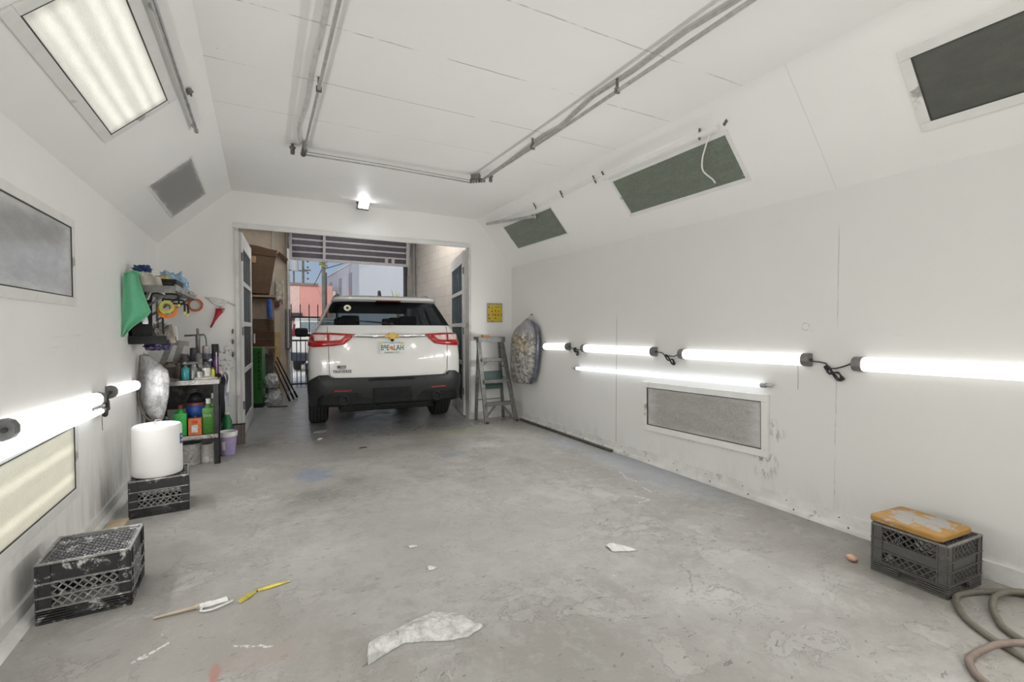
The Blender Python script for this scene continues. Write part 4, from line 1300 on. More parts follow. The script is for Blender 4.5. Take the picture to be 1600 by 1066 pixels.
# cardboard, rack and clutter left of the street opening
M['card'] = simple('brown_cardboard', (0.085, 0.050, 0.028), 0.85, var=0.12, scale=10)
M['card2'] = simple('dark_cardboard', (0.07, 0.034, 0.018), 0.85, var=0.15, scale=10)
M['card3'] = simple('tan_cardboard', (0.28, 0.18, 0.095), 0.85, var=0.12, scale=8)
M['oldwood'] = simple('old_timber', (0.26, 0.18, 0.11), 0.8, var=0.25, scale=14)
root = thing('storage_rack', 'timber rack holding cardboard by the tan wall', 'rack', (-.12, 10.2, 0))
for x in (-.52, .36):
    for y in ((-.22, .62) if x < 0 else (.62,)):
        MB().span((x - .03, y - .03, 0), (x + .03, y + .03, 1.96 if x < 0 or y > 0 else 1.94)).build('post', M['oldwood'], root)
for z in (.96, 1.92):
    MB().span((-.55, -.25, z), (.39, .65, z + .04)).build('shelf', M['oldwood'], root)
b = MB().prism([(-.52, 0), (.27, -.03), (.40, .78), (.06, .86), (-.52, .90)], lambda u, v, w: (u, w, v), .42).build('cardboard_box', M['card'])
b.location = (-.10, 9.98, 2.01)
tag(b, 'large crooked brown cardboard box on top of the rack', 'box')
fl = MB().prism([(-.52, .76), (.385, .66), (.41, .79), (-.52, .91)], lambda u, v, w: (u, -.012 + w, v), .012).build('flap', M['card2'], b)
MB().box((.02, -.005, .60), (.07, .006, .12)).build('tape_patch', M['card3'], b)
for (x0, x1, z0, z1, m_, lab, y0) in ((-.55, .245, 1.00, 1.28, 'card2', 'flat dark cardboard box low on the rack shelf', 10.0), (-.55, .235, 1.285, 1.50, 'card', 'brown cardboard box in the middle of the rack', 10.03)):
    b = MB().span((x0, y0, z0), (x1, y0 + .55, z1), .006).build('cardboard_box', M[m_]); tag(b, lab, 'box', None)
    MB().span((x0, y0 - .003, (z0 + z1) / 2 - .01), (x1, y0, (z0 + z1) / 2 + .01)).build('box_seam', M['gasket'], b)
b = MB().span((-.55, 10.05, 1.505), (.22, 10.5, 1.90), .01).build('cardboard_box', simple('greyish_carton', (.25, .20, .155), .85, var=.15, scale=6)); tag(b, 'greyish carton behind the hanging blue strap', 'box')
tag(MB().tube([(.165, 9.93, 1.88), (.168, 9.925, 1.7), (.175, 9.93, 1.52)], [.038, .044, .040], 8, 4).build('blue_strap', simple('blue_cloth', (.02, .10, .36), .7, var=.3), smooth=True), 'blue strap hanging in front of the cartons', 'strap')
pw = MB().grid(lambda u, v: (.30 + .16 * u, 11.24 - .03 * math.sin(6 * u) * v, 2.32 - .40 * v + .05 * math.sin(9 * u + 3 * v)), 10, 10).build('paper_bundle', simple('crumpled_paper', (.55, .50, .44), .8, var=.3, scale=12), smooth=True, solid=.02)
tag(pw, 'crumpled papers pinned to the tan wall', 'paper')
tag(MB().span((.28, 11.16, 1.80), (.38, 11.28, 1.92), .02).build('red_pouch', simple('maroon_cloth', (.13, .03, .03), .7)), 'small maroon pouch hung under the pinned papers', 'pouch')
tag(MB().bar((.36, 11.2, 2.93), (.53, 11.2, 2.78), .06, .07).build('wall_bracket', simple('dark_maroon_timber', (.10, .04, .035), .7)), 'slanting dark bracket high on the tan wall', 'bracket')
for k in range(6):
    o = MB().grid(lambda u, v, k=k: (-.42 + k * .11 + .10 * u, 10.02 + .03 * k + .012 * math.sin(40 * u), .03 + (.86 - .03 * (k % 3)) * v), 12, 3).build('corrugated_sheet', simple('grey_corrugated_sheet_%d' % k, (.10 + .01 * k, .09 + .01 * k, .085 + .01 * k), .6, var=.3, scale=20), smooth=True, solid=.006)
    tag(o, 'dark corrugated sheet standing upright under the rack', 'sheet', 'corrugated sheets under the rack')
tag(MB().bar((.30, 10.9, .0), (.33, 11.25, 1.25), .12, .025, (0, 1, 0)).build('timber_board', simple('yellow_timber', (.42, .29, .13), .7, var=.15, scale=8), bev=.003), 'yellowish board leaning on the tan wall', 'board')
root = thing('green_carton', 'tall narrow green carton with dark lettering standing beyond the open door leaf', 'carton', (-.055, 9.12, 0), -.1)
gm = simple('green_print', (0.012, 0.15, 0.010), 0.4, var=.15)
MB().span((-.09, -.06, .05), (.09, .45, 1.01), .004).build('sleeve', gm, root)
MB().span((-.095, -.065, 0), (.095, .455, .07)).build('black_base', M['black'], root)
rnd = random.Random(4)
for k in range(9):
    z = .90 - k * .075
    MB().span((.025, -.064, z), (.060, -.060, z + .05 - .015 * (k % 2))).build('printed_letter', simple('dark_green_ink_%d' % k, (.006, .04, .006), .6), root)


def crumple(name, label, cat, c, r, sc, mat, seed=0, amp=.35, sub=4, freq=3.0, flat=True, ridge=True):
    bm = bmesh.new()
    bmesh.ops.create_icosphere(bm, subdivisions=sub, radius=1.0)
    for v in bm.verts:
        d = v.co.normalized()
        q = d * freq + Vector((seed * 7.1, seed * 3.3, 0))
        n = mnoise.noise(q) + .5 * mnoise.noise(q * 2.3)
        if ridge: n = abs(n) * 1.6 - .4
        v.co = d * (1 + amp * n)
        v.co = Vector((v.co.x * sc[0] * r, v.co.y * sc[1] * r, v.co.z * sc[2] * r))
        if flat and v.co.z < -sc[2] * r * .6: v.co.z = -sc[2] * r * .6
    mb = MB(); mb.bm.free(); mb.bm = bm
    o = mb.build(name, mat, smooth=True, angle=55)
    o.location = (c[0], c[1], c[2] + sc[2] * r * .6)
    return tag(o, label, cat)


M['plastic_bag'] = simple('white_plastic_film', (0.62, 0.63, 0.66), 0.3, var=.12, scale=9, bump=.6)
crumple('plastic_bag', 'white plastic bag slumped on the floor beside the green carton', 'bag', (.20, 9.32, 0), .14, (1.0, 1.0, 1.15), M['plastic_bag'], 2)
crumple('plastic_bag', 'upper white plastic bag stacked on another beside the green carton', 'bag', (.175, 9.34, .30), .125, (.85, 1.0, 1.2), M['plastic_bag'], 5)
for k, (a, b) in enumerate((((.24, 10.0, .62), (.47, 9.55, .012)), ((.26, 10.0, .72), (.55, 9.72, .012)), ((.28, 10.0, .80), (.62, 9.95, .012)))):
    tag(MB().cyl(a, b, .013, n=10).cyl(b, (Vector(b) + (Vector(a) - Vector(b)) * .16), .020, n=10).build('leaning_bar', M['black'], smooth=True, angle=40), ['black metal bar leaning on the rack, nearest the plastic bags', 'middle one of the three black bars leaning on the rack', 'black metal bar leaning on the rack, closest to the street opening'][k], 'bar', 'black bars leaning on the rack')
tag(MB().tube([(.1, 9.0, .012), (.25, 8.95, .012), (.40, 8.92, .012)], .010, 6, 4).build('loose_wire', M['cord'], smooth=True), 'dark cord on the garage floor before the plastic bags', 'cord')

# ------------------------------------------------------------------ outside
M['road'] = simple('pale_street_concrete', (0.80, 0.78, 0.75), 0.85, var=.08, scale=1.5)
struct('ground_street', MB().span((-25, 13.2, -.12), (40, 75, -.02)), M['road'], 'pale street beyond the gate')
struct('ground_yard', MB().span((-14, -14, -.12), (16, YB - .3, -.02)), M['road'], 'yard behind the viewer')
M['iron'] = simple('dark_iron', (0.06, 0.06, 0.065), 0.5, .4)
root = thing('iron_gate', 'dark iron bar gate standing across the street opening', 'gate', (.56, 12.05, 0))
for z in (.05, 1.06, 1.60):
    MB().span((0, -.015, z - .02), (.74, .015, z + .02)).build('rail', M['iron'], root)
for k in range(4):
    x = .085 + k * .19
    o = MB().cyl((x, 0, .0), (x, 0, 1.86), .011, n=8).cyl((x, 0, 1.86), (x, 0, 1.92), .014, .002, n=8).build('bar', M['iron'], root)
for k in range(3):
    x = .19 + k * .19
    MB().cyl((x, 0, .0), (x, 0, 1.06), .010, n=8).build('short_bar', M['iron'], root)
MB().span((-.03, -.025, 0), (.01, .025, 2.0)).build('gate_post', M['iron'], root)

wr = thing('parked_car', 'white car with dark bumper parked in the street behind the gate', 'car', (1.74, 15.8, 0), math.radians(-7))
sc2 = [(z * .95, .925 - max(0, z - 1.2) * .18, r * .9, f * .9) for z, w, r, f in PROF]
c2 = Car(wr, sc2)
c2.body(M['carwhite'], open_rear=False)
c2.patch('rear_window', [(-.70, 1.24), (.70, 1.24), (.64, 1.54), (-.64, 1.54)], simple('pale_window', (.20, .25, .28), .1, var=.2), off=.006)
for sg in (-1, 1):
    c2.patch('tail_lamp', [(.84, 1.48), (.82, 1.10), (1.02, 1.10), (.98, 1.48)], M['reflred'], off=.012, mirror=sg < 0)
    c2.patch('side_window', [(1.5, 1.31), (3.0, 1.31), (2.9, 1.52), (1.7, 1.52)], M['black'], off=.006, mirror=sg < 0)
c2.patch('bumper', [(-1.4, .34), (-1.4, .60), (1.4, .60), (1.4, .34)], simple('navy_bumper', (.03, .035, .06), .5), off=.04, th=.02)
for x, y in ((-.8, .95), (.8, .95), (-.8, 3.6), (.8, 3.6)):
    c2.wheel(x, y, .34, .22)

M['pink'] = simple('salmon_render', (0.72, 0.36, 0.32), 0.85, var=.06, scale=.6)
root = thing('salmon_building', 'low salmon building across the street', 'building', (2.4, 27, 0))
MB().span((-8.0, 0, 0), (1.05, 8, 3.62)).build('wall', M['pink'], root)
MB().span((-8.05, -.08, 3.60), (.35, 8.05, 3.72)).build('parapet', simple('dark_coping', (.25, .20, .19), .8), root)
MB().span((1.05, .05, 0), (1.22, 4, 3.35)).build('pale_wing', simple('pale_render', (.72, .66, .62), .85), root)
MB().span((-2.6, -.02, 0), (-.55, .02, 3.55)).build('pale_panel', simple('faded_pink_panel', (.72, .52, .49), .85), root)
MB().span((-1.1, -.3, 1.75), (-.45, -.05, 2.15)).build('wall_box', M['dgrey'], root)

M['bluegrey'] = simple('blue_grey_render', (0.50, 0.54, 0.62), 0.85, var=.03, scale=.5)
root = thing('grey_building', 'plain blue-grey two-storey building with narrow windows', 'building', (3.95, 22, 0))
HB = 4.45
d = Vector((3.64 - 3.95, 30.7 - 22, 0))
MB().prism([(0, 0), (12, -.3), (12, 9), (d.x, d.y)], lambda u, v, w: (u, v, w), HB).build('wall', M['bluegrey'], root)
MB().prism([(-.03, -.06), (12, -.36), (12, 9), (d.x - .03, d.y)], lambda u, v, w: (u, v, HB + w), .06).build('roof_edge', M['trimw'], root)
dn = d.normalized()
for k, (t0, t1, z0, z1) in enumerate(((.175, .235, 2.66, 4.0), (.47, .54, 2.45, 3.98), (.80, .89, 2.4, 4.0))):
    a, b = d * t0, d * t1
    q = MB().prism([(a.x - .05, a.y), (b.x - .05, b.y), (b.x + .3, b.y), (a.x + .3, a.y)], lambda u, v, w: (u, v, z0 + w), z1 - z0).build('window', simple('grey_window_%d' % k, (.22, .24, .28), .3), root)
    MB().prism([(a.x - .09, a.y - .05), (b.x - .09, b.y + .05), (b.x + .2, b.y + .05), (a.x + .2, a.y - .05)], lambda u, v, w: (u, v, z0 - .08 + w), .08).build('window_sill', M['bluegrey'], q)

M['polem'] = simple('weathered_pole', (0.16, 0.15, 0.14), 0.9, var=.2, scale=6)
def upole(x, y, h, r, lab, arms, leaf=False):
    rt = thing('utility_pole', lab, 'utility pole', (x, y, 0))
    MB().cyl((0, 0, 0), (0, 0, h), r, r * .8, n=12).build('pole', M['polem'], rt, smooth=True, angle=40)
    for (z, w, dx) in arms:
        MB().span((-w + dx, -.05, z), (w + dx, .05, z + .10)).build('crossarm', M['polem'], rt)
    return rt
# poles: u 475 and u 507
pa = upole(.0752 * 38, 38, 10.0, .09, 'grey utility pole with transformer behind the salmon building', [(8.2, .9, 0), (6.6, .25, .2), (5.6, .22, .3)])
MB().cyl((-.55, 0, 5.55), (-.55, 0, 6.6), .25, n=16).build('transformer', simple('pale_transformer', (.45, .48, .52), .5), pa, smooth=True, angle=40)
for k in range(6):
    MB().cyl((.25, 0, 4.6 + k * .42), (.38, 0, 4.6 + k * .42), .05, n=8).build('insulator', M['dgrey'], pa)
pb = upole(.1121 * 21.5, 21.5, 7.0, .085, 'darker utility pole with a patch of green vine in front of the grey building', [(6.4, .6, 0)])
o = MB()
rnd = random.Random(3)
for k in range(110):
    a = rnd.random() * 2 * PI; z = 3.95 + rnd.random() * .6
    c = Vector((.15 * math.cos(a), .15 * math.sin(a), z))
    o.box(c, (.07, .012, .05), Euler((rnd.random() * 3, rnd.random() * 3, rnd.random() * 3)))
o.build('vine', simple('yellow_green_vine', (.30, .36, .05), .7, var=.4, scale=8), pb)
MB().cyl((.09, -.07, 0), (.10, -.07, 3.7), .025, n=8).build('riser_pipe', M['iron'], pb)
pc = upole(.0588 * 40, 40, 5.9, .07, 'thin dark pole with a crossarm behind the salmon building', [(5.75, .9, .1)])
for k, (a, b) in enumerate((((.1121 * 21.5, 21.5, 6.4), (8.5, 26, 8.6)), ((.1121 * 21.5, 21.5, 4.1), (7.0, 22, 7.2)), ((.1121 * 21.5, 21.5, 3.85), (7.2, 22, 6.7)), ((.1121 * 21.5, 21.5, 4.0), (.0752 * 38, 38, 3.9)),
                            ((.0752 * 38, 38, 8.1), (-6, 36, 8.8)), ((.0752 * 38, 38, 7.0), (.1121 * 21.5, 21.5, 6.4)))):
    a, b = Vector(a), Vector(b)
    pts = [a.lerp(b, t / 8) - Vector((0, 0, .35 * math.sin(PI * t / 8))) for t in range(9)]
    tag(MB().tube(pts, .018, 5).build('overhead_wire', M['iron'], smooth=True), 'thin black overhead wire strung between the street poles', 'wire', 'overhead wires')
# shrub by the street opening
root = thing('shrub', 'yellow-green spiky shrub in front of the blue-grey building', 'shrub', (.262 * 20, 20.2, 0))
o = MB()
for k in range(60):
    a = rnd.random() * 2 * PI; e = .5 + rnd.random() * 1.0
    b_ = Vector((0, 0, 1.9)); t_ = b_ + Vector((math.cos(a) * math.cos(e), math.sin(a) * math.cos(e), math.sin(e))) * (.7 + .5 * rnd.random())
    o.tube([b_, b_.lerp(t_, .6) + Vector((0, 0, .1)), t_], [.03, .03, .006], 4)
o.build('fronds', simple('frond_green', (.42, .48, .16), .7, var=.3), root)
MB().cyl((0, 0, 0), (0, 0, 1.95), .09, .07, n=10).build('trunk', M['oldwood'], root)


# ------------------------------------------------------------------ milk crates
def crate_mat(name, base, splash, amt):
    t = NT(name)
    v = t.obj()
    n = t.noise(v, 22, 4, 0.6)
    c = t.mix(n, tuple(a * .75 for a in base), tuple(a * 1.25 for a in base))
    s_ = t.ss(t.noise(v, 16, 7, 0.78, 0.3), 0.62 - amt * .14, 0.68 - amt * .08)
    c = t.mix(s_, c, splash)
    t.set(color=c, rough=0.5)
    return t.m


M['crate_black'] = crate_mat('black_crate_with_overspray', (.024, .024, .025), (.55, .55, .54), .5)
M['crate_rim'] = crate_mat('worn_crate_rim', (.22, .22, .215), (.62, .62, .60), .8)
M['crate_dark'] = crate_mat('dark_crate', (.032, .032, .034), (.26, .26, .26), .25)
M['crate_grid'] = crate_mat('grid_with_overspray', (.10, .10, .105), (.50, .50, .52), .7)
M['crate_grey'] = crate_mat('grey_crate', (.085, .083, .078), (.16, .155, .14), .35)
M['crate_greyrim'] = crate_mat('grey_crate_rim', (.17, .165, .155), (.28, .27, .25), .4)


def lattice(mb, f, u0, u1, v0, v1, pitch, w, th, nrm_axis):
    """diagonal bars inside a rectangle; f(u, v) -> 3-d"""
    W, Hh = u1 - u0, v1 - v0
    for sg in (1, -1):
        k = -int(Hh / pitch) - 1
        while k * pitch < W + Hh:
            a = k * pitch
            pts = []
            # line u = a + sg*(v - v0) (sg=1) or u = a + Hh - (v - v0)
            ua = a; ub = a + Hh
            va, vb = (v0, v1) if sg == 1 else (v1, v0)
            ta, tb = 0.0, 1.0
            if ub != ua:
                ta = max(0, (0 - ua) / (ub - ua)); tb = min(1, (W - ua) / (ub - ua))
            if tb - ta > .04:
                p = f(u0 + ua + (ub - ua) * ta, va + (vb - va) * ta); q = f(u0 + ua + (ub - ua) * tb, va + (vb - va) * tb)
                mb.bar(p, q, w, th, nrm_axis)
            k += 1


def crate(label, loc, rz, W, D, Ht, kind, rim, body_m, upside):
    """kind 'bands' = solid top band, lattice, ribbed foot; kind 'double' = two lattice rows with a solid band between"""
    r_ = thing('milk_crate', label, 'crate', loc, rz)
    a, b = W / 2, D / 2
    t = .005
    sides = [((-a, -b), (a, -b), (0, -1, 0)), ((a, -b), (a, b), (1, 0, 0)), ((a, b), (-a, b), (0, 1, 0)), ((-a, b), (-a, -b), (-1, 0, 0))]
    for (p, q, nn) in sides:
        p, q = Vector((*p, 0)), Vector((*q, 0)); L = (q - p).length; d = (q - p).normalized(); n = Vector(nn)
        mb = MB()
        F = lambda u, v: p + d * u + Vector((0, 0, v)) - n * t
        def solid(u0, u1, v0, v1, th=t, off=0.0):
            c = p + d * ((u0 + u1) / 2) + Vector((0, 0, (v0 + v1) / 2)) - n * (th / 2 + off)
            mb.box(c, (abs(d.x) * (u1 - u0) + abs(n.x) * th, abs(d.y) * (u1 - u0) + abs(n.y) * th, v1 - v0))
        cw = .045
        ml = MB()
        solid(0, cw, .06, Ht); solid(L - cw, L, .06, Ht)
        for u in (0, cw, L - cw, L - .006):
            solid(u, u + .006, .06, Ht, .010, -.004)
        if kind == 'bands':
            rows = [(.185, .262, 'solid'), (.125, .180, 'lat'), (.070, .120, 'lat')]
            ribs = [.185, .122, .068]
        else:
            rows = [(.180, .250, 'lat'), (.130, .178, 'solid'), (.068, .125, 'lat')]
            ribs = [.180, .128, .064]
        for (v0, v1, kd) in rows:
            if kd == 'solid':
                solid(cw, L - cw, v0, v1, .004, .003)
            else:
                lattice(ml, F, cw, L - cw, v0, v1, .036, .005, .008, n)
        for v in ribs:
            c_ = p + d * (L / 2) + Vector((0, 0, v)) + n * .001
            ml.box(c_, (abs(d.x) * L + abs(n.x) * .012, abs(d.y) * L + abs(n.y) * .012, .006))
        # ribbed foot with a hand slot
        for k in range(5):
            v = .004 + k * .012
            g0, g1 = L * .37, L * .63
            if kind == 'double' and k in (1, 2, 3):
                solid(0, g0, v, v + .006, .010, -.004); solid(g1, L, v, v + .006, .010, -.004)
            elif kind == 'bands' and k in (2, 3, 4):
                e = .012 * (k - 2)
                solid(0, g0 - e, v, v + .006, .010, -.004); solid(g1 + e, L, v, v + .006, .010, -.004)
            else:
                solid(0, L, v, v + .006, .010, -.004)
        solid(0, L, 0, .012, .008, -.003)
        if kind == 'bands':
            solid(L * .30, L * .70, .026, .062, .003, .004)
        solid(0, L * .37, .0, .062, .003, .006); solid(L * .63, L, .0, .062, .003, .006)
        mb.build('side', body_m, r_)
        ml.build('side_lattice', rim if kind == 'bands' else body_m, r_)
    mb = MB()
    zt = Ht
    for (x0, x1, y0, y1) in ((-a - .004, a + .004, -b - .004, -b + .008), (-a - .004, a + .004, b - .008, b + .004), (-a - .004, -a + .008, -b, b), (a - .008, a + .004, -b, b)):
        mb.span((x0, y0, zt - .008), (x1, y1, zt + .002))
    mb.build('rim', rim, r_, bev=.002)
    mb = MB()
    zb = Ht - .012 if upside else .012
    lattice(mb, lambda u, v: Vector((u, v, zb)), -a + .012, a - .012, -b + .012, b - .012, .032, .006, .007, (0, 0, 1))
    mb.span((-a + .008, -b + .008, zb - .004), (-a + .024, b - .008, zb + .003)); mb.span((a - .024, -b + .008, zb - .004), (a - .008, b - .008, zb + .003))
    mb.span((-a + .008, -b + .008, zb - .004), (a - .008, -b + .024, zb + .003)); mb.span((-a + .008, b - .024, zb - .004), (a - .008, b - .008, zb + .003))
    mb.build('grid', M['crate_grid'] if kind == 'bands' else body_m, r_)
    return r_


crate('black milk crate speckled with white overspray, upturned below the cream panel', (-.735, 3.015, 0), math.radians(1.5), .335, .335, .275, 'bands', M['crate_rim'], M['crate_black'], True)
crate('dark milk crate carrying the white bucket', (-.665, 4.325, 0), math.radians(6), .345, .335, .262, 'bands', M['crate_rim'], M['crate_dark'], True)
crate('grey milk crate under a yellow foam seat by the right wall', (3.135, 1.185, 0), math.radians(-3), .335, .335, .262, 'double', M['crate_greyrim'], M['crate_grey'], True)

# foam seat on the right crate
t = NT('yellow_foam_with_grey_wear')
v = t.obj()
n1 = t.noise(v, 9, 7, .72, .5)
c = t.mix(t.noise(v, 30, 4), (.30, .165, .04), (.40, .23, .06))
ctr = t.ma('ADD', n1, t.ss(t.vm('LENGTH', t.vm('MULTIPLY', v, (5, 5, 0))), .2, 1.0, .14, -.08))
c = t.mix(t.ss(ctr, .50, .58), c, (.34, .325, .31))
c = t.mix(t.ma('MULTIPLY', t.ss(t.noise(v, 40, 3), .6, .7), .5), c, (.40, .17, .10))
t.set(color=c, rough=.75); t.bump(n1, .5, .01)
M['foam'] = t.m
def rrect(a, b, r, n=6):
    out = []
    for cx, cy, s0 in ((a - r, b - r, 0), (-a + r, b - r, 90), (-a + r, -b + r, 180), (a - r, -b + r, 270)):
        for k in range(n + 1):
            g = math.radians(s0 + 90 * k / n)
            out.append((cx + r * math.cos(g), cy + r * math.sin(g)))
    return out
root = thing('seat_cushion', 'yellow foam seat cushion with grey worn patches lying on the grey crate', 'cushion', (3.13, 1.21, .2645), math.radians(-4))
mb = MB().prism(rrect(.155, .165, .03), lambda u, v, w: (u, v, w), .034)
o = mb.build('foam', M['foam'], root, smooth=True, bev=.008, angle=60)
MB().prism(rrect(.150, .160, .03), lambda u, v, w: (u, v, w), .008).build('backing_board', M['dgrey'], root)
root = thing('putty_lump', 'small orange pink scrap on the floor between the crate and the right wall', 'scrap', (2.975, 1.46, 0))
MB().sphere((0, 0, .022), .022, (1, 1.3, .8), 10).build('lump', simple('peach_rag', (.62, .38, .28), .7), root)
MB().sphere((.008, -.012, .010), .014, (1, 1.2, .7), 10).build('dark_lump', simple('brown_rag', (.20, .10, .07), .7), root)

# bucket on the left crate
root = thing('bucket', 'white plastic bucket upended on the dark crate', 'bucket', (-.680, 4.325, .2645))
R_ = .152
MB().lathe([(0, .346), (R_ * .55, .342), (R_ * .80, .350), (R_ * .93, .358), (R_ * .985, .350), (R_, .335), (R_ * 1.01, .05), (R_ * 1.01, .012), (R_ * .99, .0), (0, .0)], n=48).build('tub', simple('white_bucket_plastic', (.80, .80, .79), .4, var=.02, scale=4, bump=.1), root, smooth=True, angle=40)
MB().tube([(-.01, .02, .352), (-.015, .0, .385), (.02, -.01, .392), (.035, -.01, .375), (.03, -.015, .350)], .0028, 6, 5).build('wire_hook', M['metal'], root, smooth=True)
mb = MB()
mb.grid(lambda u, v: ((R_ * 1.012 + .001) * math.cos(-.34 + .24 * u), (R_ * 1.012 + .001) * math.sin(-.34 + .24 * u), .21 + .075 * v), 5, 2)
lb = mb.build('blue_label', simple('blue_label_print', (.03, .06, .28), .5), root, solid=.001)
for k in range(2):
    MB().grid(lambda u, v, k=k: ((R_ * 1.012 + .003) * math.cos(-.30 + .12 * u), (R_ * 1.012 + .003) * math.sin(-.30 + .12 * u), .228 + k * .03 + .012 * v), 3, 1).build('label_mark', M['whitep'], lb, solid=.001)
tag(MB().span((-.945, 3.55, 0), (-.845, 4.12, .03)).build('wood_plank', simple('pale_plywood', (.48, .38, .27), .7, var=.12, scale=9), bev=.002), 'pale wooden plank lying between the left wall and the bucket crate', 'plank')
# keep the plank clear of the base strip
bpy.data.objects['wood_plank'].location = (.035, -.02, 0)

# ------------------------------------------------------------------ litter on the floor
M['film'] = simple('crumpled_white_film', (.70, .70, .69), .35, var=.08, scale=20, bump=.5)
t = NT('translucent_film')
v = t.obj()
t.set(color=t.mix(t.noise(v, 22, 6, .75), (.66, .66, .65), (.95, .95, .94)), rough=.3, alpha=t.ss(t.noise(v, 16, 5, .7, .5), .30, .70, .35, .88), spec=.6)
t.bump(t.noise(v, 18, 6, .7, .8), .8, .02)
M['filmt'] = t.m


def sheet(name, label, cat, pts_l, pts_r, h, mat, seed=1, nu=36, nv=12, loc=(0, 0, 0), th=.0012, minz=.003):
    """crumpled strip between two edge polylines on the floor"""
    def ev(P, u):
        k = u * (len(P) - 1); i = min(int(k), len(P) - 2); f_ = k - i
        f_ = f_ * f_ * (3 - 2 * f_)
        return Vector(P[i]).lerp(Vector(P[i + 1]), f_)
    def F(u, v):
        p = ev(pts_l, u).lerp(ev(pts_r, u), v)
        n = mnoise.noise(Vector((p.x * 22 + seed, p.y * 22, seed))) + .6 * mnoise.noise(Vector((p.x * 55, p.y * 55 + seed, seed)))
        ed = math.sin(PI * max(0.0, min(1, v)))
        z = minz + h * ed * (.45 + .8 * abs(n)) * (.4 + .6 * math.sin(PI * min(1, u + .12)))
        jx, jy = .006 * mnoise.noise(Vector((u * 14, v * 9, seed))), .006 * mnoise.noise(Vector((u * 14, v * 9, seed + 5)))
        return (p.x + jx, p.y + jy, max(z, minz))
    o = MB().grid(F, nu, nv).build(name, mat, smooth=True, solid=th, rec=False)
    return tag(o, label, cat)


def fl(u, v, z=0.0):
    """floor point under a pixel of the layout sketch"""
    return (u, v)


# film bag: outline in floor metres
sheet('plastic_film', 'large crumpled translucent plastic film on the floor, nearest the viewer', 'plastic film',
      [(.370, 1.955), (.392, 2.03), (.475, 2.055), (.58, 2.085), (.70, 2.115), (.80, 2.05), (.855, 1.915)],
      [(.362, 1.89), (.44, 1.925), (.52, 1.955), (.60, 1.925), (.70, 1.88), (.78, 1.865), (.862, 1.90)], .035, M['filmt'], 3, 60, 22)
sheet('paper_scrap', 'crumpled white tissue on the floor nearer the right wall', 'paper', [(1.852, 2.27), (1.90, 2.29), (1.93, 2.25)], [(1.84, 2.19), (1.92, 2.15), (1.985, 2.13)], .018, M['film'], 7, 24, 10)
sheet('paper_scrap', 'tiny curled white scrap near the middle of the floor', 'paper', [(.78, 2.83), (.81, 2.835), (.83, 2.82)], [(.785, 2.80), (.81, 2.80), (.835, 2.80)], .012, M['film'], 9, 12, 6)
sheet('paper_scrap', 'tiny triangular white scrap nearer the viewer than the curled one', 'paper', [(.81, 2.535), (.83, 2.54), (.84, 2.51)], [(.805, 2.49), (.825, 2.485), (.855, 2.495)], .012, M['film'], 11, 12, 6)
sheet('paper_scrap', 'flat grey paper on the floor by the left rear wheel', 'paper', [(.62, 6.62), (.70, 6.66), (.80, 6.66)], [(.58, 6.50), (.66, 6.48), (.74, 6.50)], .004, simple('grey_paper', (.45, .45, .44), .7), 13, 12, 6)
sheet('paper_scrap', 'small pale scrap on the floor before the left rear wheel', 'paper', [(.60, 6.12), (.62, 6.16), (.66, 6.17)], [(.59, 6.06), (.63, 6.07), (.66, 6.13)], .012, M['film'], 15, 12, 6)
root = thing('masking_strip', 'tan and white twisted masking strip on the floor beside the black crate', 'masking strip', (0, 0, 0))
MB().tube([(-.445, 2.655, .008), (-.36, 2.655, .011), (-.27, 2.66, .012)], [.006, .008, .009], 6, 5).build('tan_core', simple('tan_paper', (.50, .42, .33), .7), root, smooth=True)
o = sheet('white_end', None, None, [(-.29, 2.685), (-.23, 2.70), (-.165, 2.715)], [(-.28, 2.655), (-.24, 2.65), (-.15, 2.665)], .022, M['film'], 17, 18, 8); o.parent = root
MB().tube([(-.25, 2.66, .01), (-.26, 2.62, .008), (-.21, 2.61, .008), (-.13, 2.645, .01)], .005, 6, 5).build('folded_tail', M['film'], root, smooth=True)
root = thing('yellow_strip', 'yellow peel-shaped tape strip on the floor beyond the masking strip', 'tape strip', (0, 0, 0))
o = sheet('near_half', None, None, [(-.115, 2.64), (-.07, 2.69), (-.03, 2.715)], [(-.10, 2.61), (-.05, 2.655), (-.025, 2.70)], .012, simple('dull_olive_tape', (.42, .37, .05), .5, var=.2), 19, 18, 6); o.parent = root
o = sheet('far_half', None, None, [(-.03, 2.715), (.04, 2.735), (.12, 2.73)], [(-.02, 2.69), (.05, 2.70), (.125, 2.72)], .010, simple('bright_yellow_tape', (.62, .53, .08), .5, var=.2), 21, 18, 6); o.parent = root
tag(MB().tube([(.96, 5.42, .006), (1.0, 5.43, .010), (1.04, 5.42, .006)], .007, 6, 3).build('dried_leaf', simple('brown_leaf', (.12, .07, .03), .8)), 'small brown curled leaf on the floor before the car', 'leaf')

